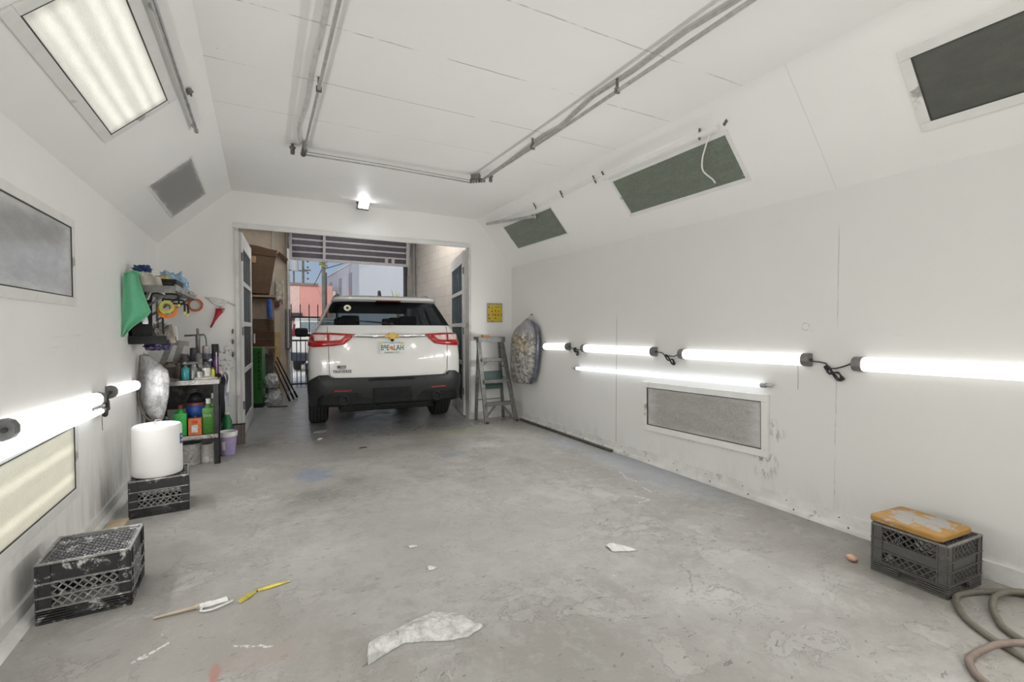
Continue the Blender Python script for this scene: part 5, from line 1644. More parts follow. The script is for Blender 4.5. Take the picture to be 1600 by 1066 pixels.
# hose
M['hose'] = simple('grey_beige_hose', (.15, .135, .11), .5, var=.15, scale=20)
def coil(pts, r, name, label, mat):
    return tag(MB().tube(pts, r, 12, 8).build(name, mat, smooth=True), label, 'hose')
r0 = .014
coil([(3.36, .60, r0), (3.35, .80, r0), (3.30, .895, r0), (3.22, .945, r0), (3.12, .99, r0), (3.02, 1.01, r0), (2.945, .985, r0), (2.87, .945, r0), (2.815, .905, r0), (2.77, .85, r0), (2.735, .80, r0), (2.71, .745, r0), (2.69, .70, r0), (2.65, .60, r0), (2.60, .45, r0), (2.70, .25, r0), (2.95, .20, r0), (3.15, .35, r0)], r0, 'air_hose', 'thick grey beige hose whose loop reaches the grey crate', M['hose'])
coil([(3.25, .66, r0 * 2), (3.30, .82, r0 * 2.7), (3.27, .87, r0 * 2.8), (3.20, .895, r0 * 2.8), (3.12, .905, r0 * 2.2), (3.02, .88, r0 * 1.4), (2.94, .84, r0 * 1.1), (2.875, .80, r0 * 1.1), (2.82, .73, r0 * 1.4), (2.79, .66, r0 * 2.6), (2.72, .50, r0 * 3.0), (2.75, .33, r0 * 3)], r0, 'air_hose', 'thick grey beige hose loop lying inside the larger loop', M['hose'])
coil([(3.24, .50, r0), (3.22, .62, r0), (3.14, .715, r0), (3.08, .73, r0), (3.02, .715, r0), (2.97, .66, r0), (2.94, .56, r0)], r0, 'air_hose', 'end of a smaller hose loop in the middle of the coils', M['hose'])
coil([(2.90, .62, r0 * 2.8), (2.80, .68, r0 * 2.8), (2.74, .715, r0 * 3.0), (2.665, .755, r0 * 2.6), (2.60, .78, r0 * 1.4), (2.53, .79, r0), (2.47, .785, r0), (2.43, .765, r0), (2.39, .735, r0), (2.36, .69, r0), (2.34, .62, r0), (2.40, .45, r0)], r0 * .97, 'air_hose', 'pinkish grey hose loop nearest the viewer', simple('pinkish_hose', (.19, .145, .12), .5, var=.15, scale=14))
tag(MB().cyl((3.335, 3.99, .017), (3.335, 6.02, .017), .017, n=14).build('floor_pole', simple('dark_oily_pole', (.13, .125, .105), .4, .5, var=.3, scale=30), smooth=True, angle=40), 'dark metal pole lying along the foot of the right wall', 'pole')

# ------------------------------------------------------------------ right far corner: ladder, hanging panel, yellow pad
M['alu'] = simple('weathered_aluminium', (.17, .173, .165), .5, .3, var=.25, scale=26)
root = thing('step_ladder', 'weathered grey metal stepladder standing in the corner by the opening', 'ladder', (0, 0, 0))
TLx, TRx, BLx, BRx = 2.765, 3.13, 2.80, 3.27
yt, yf = 6.24, 6.03
def fr(t_): return (TLx + (BLx - TLx) * t_, yt + (yf - yt) * t_, 1.19 * (1 - t_)), (TRx + (BRx - TRx) * t_, yt + (yf - yt) * t_, 1.19 * (1 - t_))
a0, b0 = fr(0); a1, b1 = fr(1)
MB().bar(a0, a1, .028, .062, (1, 0, 0)).build('front_rail', M['alu'], root, bev=.003)
MB().bar(b0, b1, .028, .062, (1, 0, 0)).build('front_rail', M['alu'], root, bev=.003)
MB().span((TLx - .03, yt - .07, 1.175), (TRx + .03, yt + .10, 1.215), .004).span((TLx - .03, yt - .075, 1.14), (TRx + .03, yt - .066, 1.20)).build('top_cap', M['alu'], root)
for z in (.905, .60, .28):
    t_ = 1 - z / 1.19
    p, q = fr(t_)
    y = p[1]
    MB().span((p[0] + .01, y - .045, z - .006), (q[0] - .01, y + .045, z + .004)).span((p[0] + .01, y - .047, z - .045), (q[0] - .01, y - .041, z + .004)).build('step', M['alu'], root)
    if z > .8:
        MB().bar((p[0] + .02, y, z - .13), (p[0] + .11, y, z - .04), .006, .02).bar((q[0] - .02, y, z - .13), (q[0] - .11, y, z - .04), .006, .02).bar((p[0] + .11, y, z - .042), (q[0] - .11, y, z - .042), .006, .02).build('brace', M['alu'], root)
    if z < .3:
        MB().bar((p[0] + .01, y, z - .22), (p[0] + .17, y, z - .04), .008, .03).bar((q[0] - .01, y, z - .22), (q[0] - .17, y, z - .04), .008, .03).build('brace', M['alu'], root)
for (x0, x1) in ((TLx + .02, BLx - .03), (TRx - .02, BRx - .05)):
    MB().bar((x0, yt + .03, 1.17), (x1, 6.34, .0), .022, .045, (1, 0, 0)).build('rear_rail', M['alu'], root, bev=.002)
for z in (.62, .30):
    MB().bar((TLx + .02, 6.275 + (.6 - z) * .1, z), (BRx - .06, 6.275 + (.6 - z) * .1, z), .02, .012).build('rear_bar', M['alu'], root)
for x in (BLx, BRx):
    MB().box((x, yf, .012), (.035, .075, .024), bev=.003).build('foot', M['dgrey'], root)
sp = MB().span((2.80, 6.15, 1.2165), (2.90, 6.22, 1.245), .006).build('sponge', simple('orange_sponge', (.50, .20, .05), .8, var=.2, bump=.5)); tag(sp, 'orange sponge on top of the stepladder', 'sponge')
root = thing('green_tray', 'dull green plastic tray wedged behind a step of the ladder', 'tray', (2.985, 6.218, .455), rot=(math.radians(-8), 0, 0))
gm2 = simple('dull_green_plastic', (.045, .085, .075), .45, var=.2)
MB().span((-.15, -.004, 0), (.15, .004, .26)).build('panel', gm2, root)
for (x0, x1, z0, z1) in ((-.155, .155, 0, .012), (-.155, .155, .25, .262), (-.155, -.143, 0, .262), (.143, .155, 0, .262)):
    MB().span((x0, -.018, z0), (x1, .006, z1)).build('edge', gm2, root)

# yellow pad on the end wall
t = NT('yellow_dotted_print')
v = t.obj(); x, y, z = t.xyz(v)
g = t.voro(t.comb(t.ma('MULTIPLY', x, 1.0), z, 0.0), 22)
c = t.mix(t.noise(v, 12, 4), (.55, .40, .02), (.66, .50, .04))
n = t.n.new('ShaderNodeTexVoronoi'); n.inputs['Randomness'].default_value = .35; n.inputs['Scale'].default_value = 19
t.put(n.inputs['Vector'], t.comb(x, z, 0.0))
c = t.mix(t.ss(n.outputs['Distance'], .26, .33, 1, 0), c, (.22, .13, .02))
t.set(color=c, rough=.6)
M['ypad'] = t.m
root = thing('yellow_pad', 'yellow sheet with rows of small brown marks hung on the end wall over the ladder', 'sheet', (3.125, YE - .004, 1.43))
MB().span((-.125, -.014, 0), (.125, 0, .285)).build('backing', simple('grey_tape', (.34, .33, .30), .6, var=.2), root)
MB().span((-.113, -.018, .014), (.117, -.014, .262)).build('print', M['ypad'], root)

# wrapped body panels
def wrapped(name, label, cat, outline, f, depth, mat, seed, nu=44, nv=30, parent=None):
    """puffed sheet over an outline given as left/right edges per height"""
    def F(u, v):
        k = v * (len(outline) - 1); i = min(int(k), len(outline) - 2); fr_ = k - i
        a, b = outline[i], outline[i + 1]
        zz = a[0] + (b[0] - a[0]) * fr_; l = a[1] + (b[1] - a[1]) * fr_; r = a[2] + (b[2] - a[2]) * fr_
        uu = l + (r - l) * u
        bul = math.sin(PI * u) ** .7 * math.sin(PI * (v * .94 + .03)) ** .5
        n = mnoise.noise(Vector((uu * 9, zz * 7, seed))) * .5 + abs(mnoise.noise(Vector((uu * 20, zz * 16, seed + 3)))) * .35
        return f(uu, zz, depth * bul * (.75 + .45 * n))
    mb = MB().grid(F, nu, nv)
    return mb.build(name, mat, parent, smooth=True, solid=.006)


t = NT('mottled_wrapped_panel')
v = t.obj(); x, y, z = t.xyz(v)
n1 = t.noise(v, 16, 8, .75, .4)
c = t.mix(t.ss(n1, .42, .58), (.11, .105, .10), (.37, .36, .34))
br = t.ma('MULTIPLY', t.ss(t.vm('DISTANCE', v, (-.02, .0, .10)), .05, .28, 1, 0), t.ss(n1, .45, .6))
c = t.mix(br, c, (.42, .31, .16))
up_ = t.ss(z, .18, .30)
c = t.mix(t.ma('MULTIPLY', up_, .8), c, (.22, .22, .24))
t.set(color=c, rough=.28, spec=.8); t.bump(t.noise(v, 22, 6, .7, .5), .6, .02)
M['mottle'] = t.m
root = thing('hanging_car_panel', 'mottled brown and silver plastic-wrapped car panel hanging in the corner beside the ladder', 'car panel', (3.285, 5.82, 1.03), rot=(0, 0, math.radians(-66)))
ol = [(a, b * 1.22, c * 1.18) for a, b, c in ((-.47, -.13, .08), (-.44, -.185, .15), (-.30, -.20, .20), (.0, -.20, .22), (.18, -.19, .225), (.30, -.13, .20), (.38, -.04, .15), (.435, .02, .07))]
wrapped('front_skin', None, None, ol, lambda u, z, d: (u, -d, z), .10, M['mottle'], 2, parent=root)
wrapped('back_skin', None, None, ol, lambda u, z, d: (u, d * .25, z), .06, simple('dark_blue_plastic', (.05, .06, .10), .3), 4, parent=root)
mb = MB()
ed = [(.12, .02, -.46), (.20, .03, -.30), (.243, .03, 0), (.24, .03, .18), (.21, .02, .31), (.15, .01, .38), (.05, .0, .44)]
mb.tube([(a * 1.12 - .01, -b, c_) for a, b, c_ in ed], [.02, .032, .034, .032, .03, .022, .012], 10, 5).build('rolled_edge', simple('dark_blue_grey_film', (.10, .11, .15), .2, var=.4, scale=9, spec=.8), root, smooth=True)
MB().cyl((.05, 0, .43), (.06, .10, .52), .003, n=6).cyl((.06, .08, .50), (.06, .11, .50), .008, n=8).build('hook', M['dmetal'], root)

t = NT('silver_film_panel')
v = t.obj()
n1 = t.noise(v, 7, 7, .7, .8)
c = t.mix(t.ss(n1, .35, .65), (.30, .30, .30), (.62, .62, .62))
t.set(color=c, rough=.30, metal=.35, spec=.8); t.bump(t.noise(v, 12, 7, .75, 1.0), .8, .03)
M['silver'] = t.m
root = thing('leaning_car_panel', 'silver plastic-wrapped car panel hanging between the left wall and the workbench', 'car panel', (-.845, 5.32, .80), rot=(0, 0, math.radians(-8)))
ol = [(a * 1.05, b * .66, c * .66) for a, b, c in ((-.29, -.03, .08), (-.20, -.13, .12), (-.08, -.18, .155), (.05, -.185, .17), (.14, -.17, .15), (.21, -.165, .04), (.285, -.155, -.08))]
wrapped('front_skin', None, None, ol, lambda u, z, d: (u, -d, z), .075, M['silver'], 6, parent=root)
wrapped('back_skin', None, None, ol, lambda u, z, d: (u, d * .2, z), .04, M['dgrey'], 8, parent=root)
MB().tube([(-.105, 0, .29), (-.118, -.01, .1), (-.122, -.02, -.05), (-.105, -.03, -.17), (-.055, -.04, -.27), (.01, -.03, -.32), (.06, -.02, -.33)], .010, 8, 5).build('dark_rim', simple('dark_tan_rim', (.16, .14, .11), .4, var=.4), root, smooth=True)
MB().cyl((-.07, 0, .27), (-.10, .06, .31), .003, n=6).build('hook', M['dmetal'], root)


# ------------------------------------------------------------------ workbench in the left corner
M['bench'] = simple('grimy_grey_steel', (.075, .072, .068), .5, .2, var=.4, scale=16, dirt=(.30, .29, .27), dirt_amt=.25)
M['benchlip'] = simple('paint_spotted_lip', (.36, .35, .33), .5, var=.2, scale=18, dirt=(.03, .03, .03), dirt_amt=.5)
M['benchleg'] = simple('dark_steel_leg', (.03, .03, .032), .45, .2, var=.3)
root = thing('workbench', 'grimy grey steel workbench crowded with spray cans in the left corner', 'workbench', (-.965, 5.46, 0))
WB, DB = .60, .86
MB().span((0, 0, .815), (WB, DB, .835)).build('worktop', M['bench'], root, bev=.003)
MB().span((-.0, -.008, .790), (WB + .008, .002, .836)).span((WB, 0, .795), (WB + .008, DB, .836)).build('front_lip', M['benchlip'], root, bev=.002)
MB().span((.02, .01, .275), (WB - .01, DB - .05, .292)).build('lower_shelf', M['bench'], root)
MB().span((.02, -.004, .262), (WB - .01, .010, .298)).build('shelf_lip', M['benchlip'], root)
for x in (.02, WB - .045):
    for y in (.01, DB - .05):
        MB().span((x, y, 0), (x + .05, y + .006, .815)).span((x if x < .1 else x + .044, y, 0), (x + .006 if x < .1 else x + .05, y + .05, .815)).build('leg', M['benchleg'], root)
MB().span((.02, DB - .02, .45), (WB - .02, DB - .012, .80)).build('back_panel', M['bench'], root)
BX, BY, BZ = -.965, 5.46, .836


def P_(name, label, cat, x, y, z, group=None):
    return thing(name, label, cat, (x, y, z), group=group)


def vary(nm, col, **k):
    return simple(nm, col, k.pop('rough', .45), k.pop('metal', 0.0), var=k.pop('var', .2), scale=k.pop('scale', 30), **k)


def can(label, x, y, z, r, h, body, lid=None, name='paint_can', cat='can', handle=False, group=None, dirt=None):
    rt = P_(name, label, cat, x, y, z, group)
    mt = vary(name + '_paint', body, metal=.3, dirt=dirt or (.12, .11, .10), dirt_amt=.2)
    MB().lathe([(0, 0), (r * .97, 0), (r, .004), (r, .012), (r * .97, .016), (r * .97, h - .016), (r, h - .012), (r, h), (r * .9, h), (r * .88, h - .006), (0, h - .006)], n=24).build('tin', mt, rt, smooth=True, angle=35)
    if lid:
        MB().lathe([(0, 0), (r * .86, 0), (r * .86, .006), (0, .006)], (0, 0, h - .006), 20).build('lid', vary('lid_paint', lid), rt, smooth=True, angle=35)
    if handle:
        MB().tube([(r * math.cos(a), -.02 - .0 * a, h * .75 + r * .5 * math.sin(a)) for a in [PI * k / 8 for k in range(9)]], .002, 5).build('handle', M['metal'], rt)
    return rt


def spray(label, x, y, z, r, h, body, cap, band=None, group=None):
    rt = P_('spray_can', label, 'spray can', x, y, z, group)
    MB().lathe([(0, 0), (r, 0), (r, h * .74), (r * .62, h * .80), (0, h * .80)], n=20).build('can_body', vary('spray_body', body, metal=.2), rt, smooth=True, angle=40)
    MB().lathe([(0, 0), (r * .95, 0), (r * .95, h * .2), (r * .85, h * .24), (0, h * .24)], (0, 0, h * .76), 20).build('cap', vary('spray_cap', cap), rt, smooth=True, angle=40)
    if band:
        MB().lathe([(r * 1.01, 0), (r * 1.03, .001), (r * 1.03, h * .28), (r * 1.01, h * .281)], (0, 0, h * .2), 20).build('label_band', vary('spray_band', band), rt, smooth=True)
    return rt


def bottle(label, x, y, z, r, h, body, cap, name='bottle', neck=.35, sq=False, group=None, lab=None):
    rt = P_(name, label, 'bottle', x, y, z, group)
    n = 4 if sq else 20
    mb = MB()
    if sq:
        mb.span((-r, -r * .7, 0), (r, r * .7, h * .74), .012)
        mb.cyl((0, 0, h * .73), (0, 0, h * .86), r * .75, r * neck, 16)
    else:
        mb.lathe([(0, 0), (r * .95, 0), (r, .006), (r, h * .62), (r * .85, h * .72), (r * neck, h * .82), (r * neck, h * .90), (0, h * .90)], n=20)
    mb.build('bottle_body', vary(name + '_plastic', body, rough=.3), rt, smooth=True, angle=40)
    MB().cyl((0, 0, h * .86), (0, 0, h), r * neck * 1.2, n=14).build('cap', vary(name + '_cap', cap), rt, smooth=True, angle=40)
    if lab:
        MB().span((-r * .62, -r * (.7 if sq else 1.0) - .003, h * .18), (r * .62, -r * (.7 if sq else .97) + .002, h * .58)).build('label', vary(name + '_label', lab), rt)
    return rt


g = 'bottles and cans on the workbench'
# on the worktop: x from -.95 (left) to -.37 (right)
bottle('teal bottle with a tapering top at the front left of the workbench', -.640, 5.53, BZ, .034, .155, (.02, .24, .25), (.05, .05, .05), group=g)
spray('dark spray can with grimy body behind the teal bottle', -.665, 5.72, BZ, .033, .24, (.08, .08, .075), (.06, .055, .05), group=g)
spray('tall black spray can near the middle of the workbench', -.60, 5.80, BZ, .033, .30, (.05, .05, .055), (.03, .03, .03), (.25, .25, .25), group=g)
spray('grey spray can with pale band beside the tall black can', -.545, 5.70, BZ, .032, .25, (.22, .22, .22), (.10, .10, .10), (.42, .42, .40), group=g)
spray('grey blue spray can with white cap behind the white tin', -.490, 5.90, BZ, .033, .31, (.18, .22, .30), (.70, .70, .70), group=g)
spray('dark can with red tip standing behind the others', -.52, 6.08, BZ, .03, .31, (.11, .11, .12), (.40, .08, .05), group=g)
can('white tin near the right end of the workbench', -.475, 5.60, BZ, .038, .105, (.56, .55, .52), (.40, .39, .36), group=g)
can('small grey metal cup in front on the workbench', -.525, 5.54, BZ, .027, .075, (.32, .32, .31), group=g)
bottle('yellow-green bottle with dark cap at the right of the workbench', -.425, 5.63, BZ, .020, .11, (.55, .55, .03), (.08, .08, .02), neck=.6, group=g)
rt = P_('wipe_tube', 'tall purple and black tube standing at the right end of the workbench', 'tube', -.415, 5.84, BZ, g)
MB().lathe([(0, 0), (.030, 0), (.030, .21), (0, .21)], n=20).build('lower_part', vary('purple_print', (.09, .02, .13)), rt, smooth=True, angle=40)
MB().lathe([(0, 0), (.032, 0), (.032, .13), (0, .13)], (0, 0, .205), 20).build('black_cap', M['black'], rt, smooth=True, angle=40)
MB().span((.008, -.033, .03), (.018, -.028, .25)).build('pale_stripe', vary('lilac_print', (.55, .50, .62)), rt)
can('low pinkish white tub at the far right of the workbench', -.395, 6.02, BZ, .042, .07, (.58, .50, .48), (.62, .60, .58), name='tub', cat='tub', group=g)
can('grimy brown tin at the back of the workbench', -.70, 5.98, BZ, .05, .14, (.20, .18, .15), (.12, .11, .10), group=g)
can('dull grey tin at the back centre of the workbench', -.60, 6.0, BZ, .045, .17, (.20, .195, .19), (.16, .15, .15), group=g)
can('squat dark tin at the back left of the workbench', -.86, 6.12, BZ, .05, .12, (.10, .095, .09), (.20, .19, .18), group=g)
spray('black spray can at the back right of the workbench', -.45, 6.18, BZ, .033, .22, (.035, .035, .04), (.12, .12, .12), group=g)
spray('brown spray can between the dark tins at the back', -.76, 6.16, BZ, .033, .23, (.13, .09, .06), (.05, .05, .05), group=g)
bottle('grimy brown bottle beside the teal bottle', -.70, 5.60, BZ, .028, .16, (.10, .08, .06), (.15, .14, .13), group=g)
bottle('small clear grey bottle behind the metal cup', -.545, 5.64, BZ, .024, .13, (.25, .25, .24), (.06, .06, .06), group=g)
can('short black lid-like tin by the yellow-green bottle', -.395, 5.72, BZ, .035, .035, (.03, .03, .03), group=g)
# paint guns
def gun(label, x, y, z, rz, s=1.0):
    rt = thing('spray_gun', label, 'spray gun', (x, y, z), rz, 'spray guns on the workbench')
    gm_ = M['dmetal']
    MB().lathe([(0, 0), (.036 * s, 0), (.040 * s, .08 * s), (.018 * s, .11 * s), (0, .11 * s)], (0, 0, 0), 18).build('paint_cup', vary('gun_cup', (.26, .255, .25), metal=.6), rt, smooth=True, angle=40)
    MB().cyl((-.06 * s, 0, .135 * s), (.05 * s, 0, .135 * s), .014 * s, n=12).cyl((0, 0, .10 * s), (0, 0, .135 * s), .010 * s).build('barrel', gm_, rt, smooth=True, angle=40)
    MB().bar((.04 * s, 0, .14 * s), (.075 * s, 0, .03 * s), .018 * s, .024 * s).build('grip', gm_, rt)
    MB().cyl((-.06 * s, 0, .135 * s), (-.08 * s, 0, .135 * s), .018 * s, .009 * s, n=12).build('nozzle', M['metal'], rt, smooth=True)
    MB().bar((.012 * s, 0, .125 * s), (.030 * s, 0, .05 * s), .006 * s, .012 * s).build('trigger', M['metal'], rt)
    return rt
gun('grimy metal paint gun standing in front on the workbench', -.585, 5.60, BZ, .5, 1.15)
gun('paint gun behind, with its barrel turned to the wall', -.50, 5.76, BZ, 2.2, 1.3)
gun('dark paint gun towering over the cans at the back', -.64, 5.86, BZ + .0, -.6, 1.5)
rt = P_('caulking_gun', 'dark T-handled tool standing upright above the spray cans', 'tool', -.595, 6.15, BZ)
MB().cyl((0, 0, 0), (0, 0, .42), .022, n=12).build('tool_barrel', M['dmetal'], rt, smooth=True, angle=40)
MB().cyl((-.12, 0, .42), (.06, 0, .43), .010, n=10).cyl((.0, 0, .42), (.0, 0, .50), .012, n=10).build('tee_handle', M['dmetal'], rt, smooth=True, angle=40)
MB().tube([(.06, 0, .43), (.075, 0, .38), (.08, 0, .28)], .007, 6, 4).build('hook_arm', M['dmetal'], rt, smooth=True)
sheet('shop_rag', 'cream crumpled rag spread at the right front of the workbench', 'rag', [(-.56, 5.62), (-.50, 5.66), (-.42, 5.66), (-.375, 5.63)], [(-.565, 5.48), (-.50, 5.465), (-.43, 5.47), (-.375, 5.475)], .030, simple('cream_rag', (.60, .57, .50), .85, var=.1), 31, 24, 12, minz=BZ + .004)
sheet('shop_rag', 'brownish paper rag at the left front of the workbench', 'rag', [(-.94, 5.60), (-.80, 5.62), (-.70, 5.60)], [(-.94, 5.475), (-.80, 5.47), (-.68, 5.48)], .03, simple('brown_rag_paper', (.28, .25, .21), .85, var=.3), 33, 20, 10, minz=BZ + .004)
# brown scrap holder by the silver panel and can funnel
rt = P_('scrap_box', 'small dark box of crumpled paper over the silver wrapped panel', 'box', -.80, 5.75, BZ + .0)
MB().span((-.11, -.09, 0), (-.10, .09, .16)).span((.10, -.09, 0), (.11, .09, .16)).span((-.11, .08, 0), (.11, .09, .16)).span((-.11, -.09, 0), (.11, -.08, .12)).span((-.11, -.09, 0), (.11, .09, .01)).build('box_shell', vary('dark_tin', (.10, .09, .08)), rt)
o = crumple('paper_wad', None, None, (0, 0, .02), .085, (1, .8, .9), simple('brown_wad', (.33, .28, .23), .8, var=.3), 7, .4, 3, 4, False); o.parent = rt
MB().bar((-.08, .06, .10), (.02, .08, .38), .03, .05).bar((.03, .06, .10), (.10, .08, .36), .025, .05).bar((-.02, .07, .36), (.16, .09, .34), .02, .05).build('grey_bracket', vary('bracket_grey', (.24, .23, .22)), rt)
# plastic hanging on the right side of the bench
sheet('hung_film', None, None, [(0, 0), (.1, 0)], [(0, .1), (.1, .1)], .01, M['film'], 1, 4, 4)
bpy.data.objects.remove(bpy.data.objects['hung_film'])
rt = thing('hanging_rag', 'crumpled blue-grey and white film hanging off the right end of the workbench', 'rag', (-.345, 5.62, .87))
MB().grid(lambda u, v: (.02 + .015 * math.sin(9 * u + 5 * v) + .02 * v, .22 * u - .02 * v, -.34 * v * (.6 + .4 * math.sin(3.5 * u + .6)) + .03 * mnoise.noise(Vector((u * 5, v * 5, 2)))), 18, 18).build('film', simple('bluegrey_film', (.34, .35, .42), .35, var=.5, scale=16, bump=.5), rt, smooth=True, solid=.003)
MB().grid(lambda u, v: (.045 + .012 * math.sin(7 * u + 4 * v), .04 + .12 * u, .02 - .24 * v * (.7 + .3 * math.sin(5 * u)) + .02 * mnoise.noise(Vector((u * 6, v * 6, 9)))), 12, 12).build('white_fold', M['film'], rt, smooth=True, solid=.003)
MB().span((-.01, .02, -.30), (.02, .20, -.03)).build('dark_pouch', M['black'], rt)

# lower shelf
SZ = .293
g2 = 'bottles on the lower shelf'
bottle('bright green square jug with dark top on the lower shelf', -.690, 5.56, SZ, .055, .30, (.03, .38, .06), (.16, .03, .03), name='jug', sq=True, group=g2)
rt = P_('oil_drum', 'rounded jug in red and blue behind the orange can', 'jug', -.575, 5.72, SZ, g2)
MB().lathe([(0, 0), (.085, 0), (.088, .01), (.088, .26), (.075, .32), (.04, .36), (0, .37)], n=24).build('drum_body', vary('dull_red_print', (.20, .04, .04)), rt, smooth=True, angle=40)
MB().lathe([(.0885, 0), (.090, .001), (.090, .12), (.0885, .121)], (0, 0, .15), 24).build('blue_band', vary('royal_blue_print', (.02, .07, .33)), rt, smooth=True)
MB().lathe([(.08, 0), (.086, .0), (.05, .08), (0, .10)], (0, 0, .30), 24).build('black_shoulder', M['black'], rt, smooth=True)
rt = P_('orange_can', 'orange square can with a pale label on the lower shelf', 'can', -.568, 5.545, SZ, g2)
MB().span((-.055, -.04, 0), (.055, .04, .165), .006).build('can_shell', vary('orange_tin', (.52, .14, .04)), rt)
MB().span((-.028, -.043, .03), (.024, -.039, .10)).build('pale_label', vary('grey_label', (.48, .50, .52)), rt)
MB().cyl((.0, 0, .165), (.0, 0, .185), .018, n=14).build('screw_cap', M['dgrey'], rt)
MB().span((-.02, -.0435, .115), (.02, -.039, .145)).build('red_mark', vary('red_print', (.40, .05, .03)), rt)
rt = bottle('dark green jug with pale lettering at the right of the lower shelf', -.460, 5.565, SZ, .052, .345, (.05, .18, .025), (.55, .55, .52), name='jug', sq=True, group=g2)
lettering('jug_lettering', 'EVA', .036, simple('pale_green_ink', (.45, .55, .25), .5), rt, (-.005, -.0405, .18), (PI / 2, 0, 0), .001)
bottle('blue bottle half hidden by the bucket on the lower shelf', -.80, 5.60, SZ, .05, .19, (.05, .06, .36), (.3, .3, .3), name='bottle', group=g2)
bottle('clear green bottle with white cap standing behind the bench leg', -.435, 5.80, SZ, .045, .37, (.08, .17, .07), (.66, .66, .64), group=g2)
bottle('small dark blue bottle at the back of the lower shelf', -.420, 6.02, SZ, .035, .28, (.02, .03, .06), (.45, .45, .45), group=g2)
# things on the floor under and beside the bench
can('large bare metal pail on the floor under the workbench', -.625, 5.60, 0, .105, .205, (.36, .355, .34), (.22, .215, .20), name='metal_pail', cat='pail', group='tins under the workbench')
can('small metal tin with white drips on the floor under the workbench', -.480, 5.60, 0, .058, .185, (.50, .49, .46), (.20, .19, .18), group='tins under the workbench', dirt=(.20, .19, .18))
can('grimy dark tin at the left under the workbench', -.80, 5.65, 0, .07, .20, (.14, .13, .12), (.10, .10, .09), group='tins under the workbench')
rt = P_('purple_bucket', 'lilac plastic bucket with white rim beside the bench leg', 'bucket', -.315, 5.84, 0)
MB().lathe([(0, 0), (.066, 0), (.070, .006), (.086, .20), (.082, .20), (.066, .01), (0, .01)], n=28).build('tub', vary('lilac_plastic', (.42, .34, .58), var=.06), rt, smooth=True, angle=40)
MB().lathe([(.086, 0), (.092, .002), (.094, .045), (.090, .05), (.084, .045), (.084, .002)], (0, 0, .195), 28).build('white_rim', M['whitep'], rt, smooth=True, angle=40)
MB().grid(lambda u, v: ((.0735 + .012 * v + .003) * math.cos(-2.2 + .4 * u), (.0735 + .012 * v + .003) * math.sin(-2.2 + .4 * u), .06 + .09 * v), 5, 2).build('pale_label', M['whitep'], rt, solid=.001)
rt = P_('green_bottle', 'small green bottle lying behind the lilac bucket', 'bottle', -.335, 6.15, .0)
MB().lathe([(0, 0), (.05, 0), (.05, .30), (.02, .38), (0, .38)], n=18).build('bottle_body', vary('deep_green', (.01, .18, .05)), rt, smooth=True, angle=40)
MB().cyl((0, 0, .375), (0, 0, .40), .022, n=12).build('cap', M['whitep'], rt)
t = NT('weathered_boards')
v = t.obj(); x, y, z = t.xyz(v)
w = t.noise(t.vm('MULTIPLY', v, (60, 8, 1.6)), 1.0, 5, .7)
c = t.mix(t.ss(w, .3, .7), (.06, .045, .045), (.24, .19, .18))
t.set(color=c, rough=.8); t.bump(w, .4, .01)
rt = thing('board_offcut', 'weathered brown ribbed board leaning on the foot of the post', 'board', (-.285, 6.26, .0), rot=(math.radians(-4), 0, math.radians(4)))
MB().span((-.115, 0, .0), (.125, .018, .235), .002).build('board_face', t.m, rt)
MB().span((-.118, -.004, .225), (.128, .020, .240)).build('dark_edge', M['black'], rt)

# ------------------------------------------------------------------ wall shelf with its clutter
root = thing('wall_shelf', 'grey metal shelf on the left wall crowded with masking supplies', 'shelf', (XL + .004, 4.93, 1.665))
MB().span((0, 0, 0), (.34, 1.48, .018)).build('shelf_board', simple('grey_shelf_board', (.24, .235, .225), .5, var=.12, scale=10), root)
MB().span((.0, -.006, -.03), (.345, .0, .030)).build('front_lip', simple('grey_shelf_lip', (.20, .195, .185), .5, var=.2), root)
MB().span((.34, 0, -.006), (.346, 1.48, .045)).build('side_lip', M['benchlip'], root)
for y in (.12, .75, 1.35):
    MB().bar((.01, y, -.24), (.30, y, -.005), .012, .02).bar((.008, y, -.26), (.008, y, 0), .012, .02).build('shelf_bracket', M['dmetal'], root)
for k, y in enumerate((.80, .95, 1.10, 1.25, 1.38)):
    MB().cyl((.33, y, .03), (.33, y, .07), .010, n=10).build('peg', M['metal'], root)
sx, sy, sz = XL + .004, 4.93, 1.684
# black hooked rods hanging under the shelf front
for k, (x0, x1, zz, dp, lab) in enumerate(((-.80, -.615, 1.628, .085, 'upper black hooked rod along the shelf front'), (-.74, -.585, 1.585, .10, 'middle black hooked rod under the shelf with a long drop'), (-.70, -.57, 1.555, .085, 'lower black hooked rod beside the tape rolls'))):
    yy = 4.93 + .03 + k * .10
    pts = [(x0 - .0, yy, zz - (.30 if k == 1 else .05)), (x0, yy, zz - .02), (x0 + .02, yy, zz), ((x0 + x1) / 2, yy, zz - .002), (x1 - .02, yy, zz - .004), (x1, yy, zz - .02), (x1 + .002, yy, zz - dp)]
    rt = thing('hooked_rod', lab, 'rod', (0, 0, 0), group='black rods under the shelf')
    MB().tube(pts, .0075, 8, 4).build('rod', M['black'], rt, smooth=True)
    MB().cyl((x1 + .002, yy, zz - dp), (x1 + .002, yy, zz - dp - .022), .011, n=12).build('yellow_tip', vary('yellow_plastic', (.48, .46, .04)), rt, smooth=True)
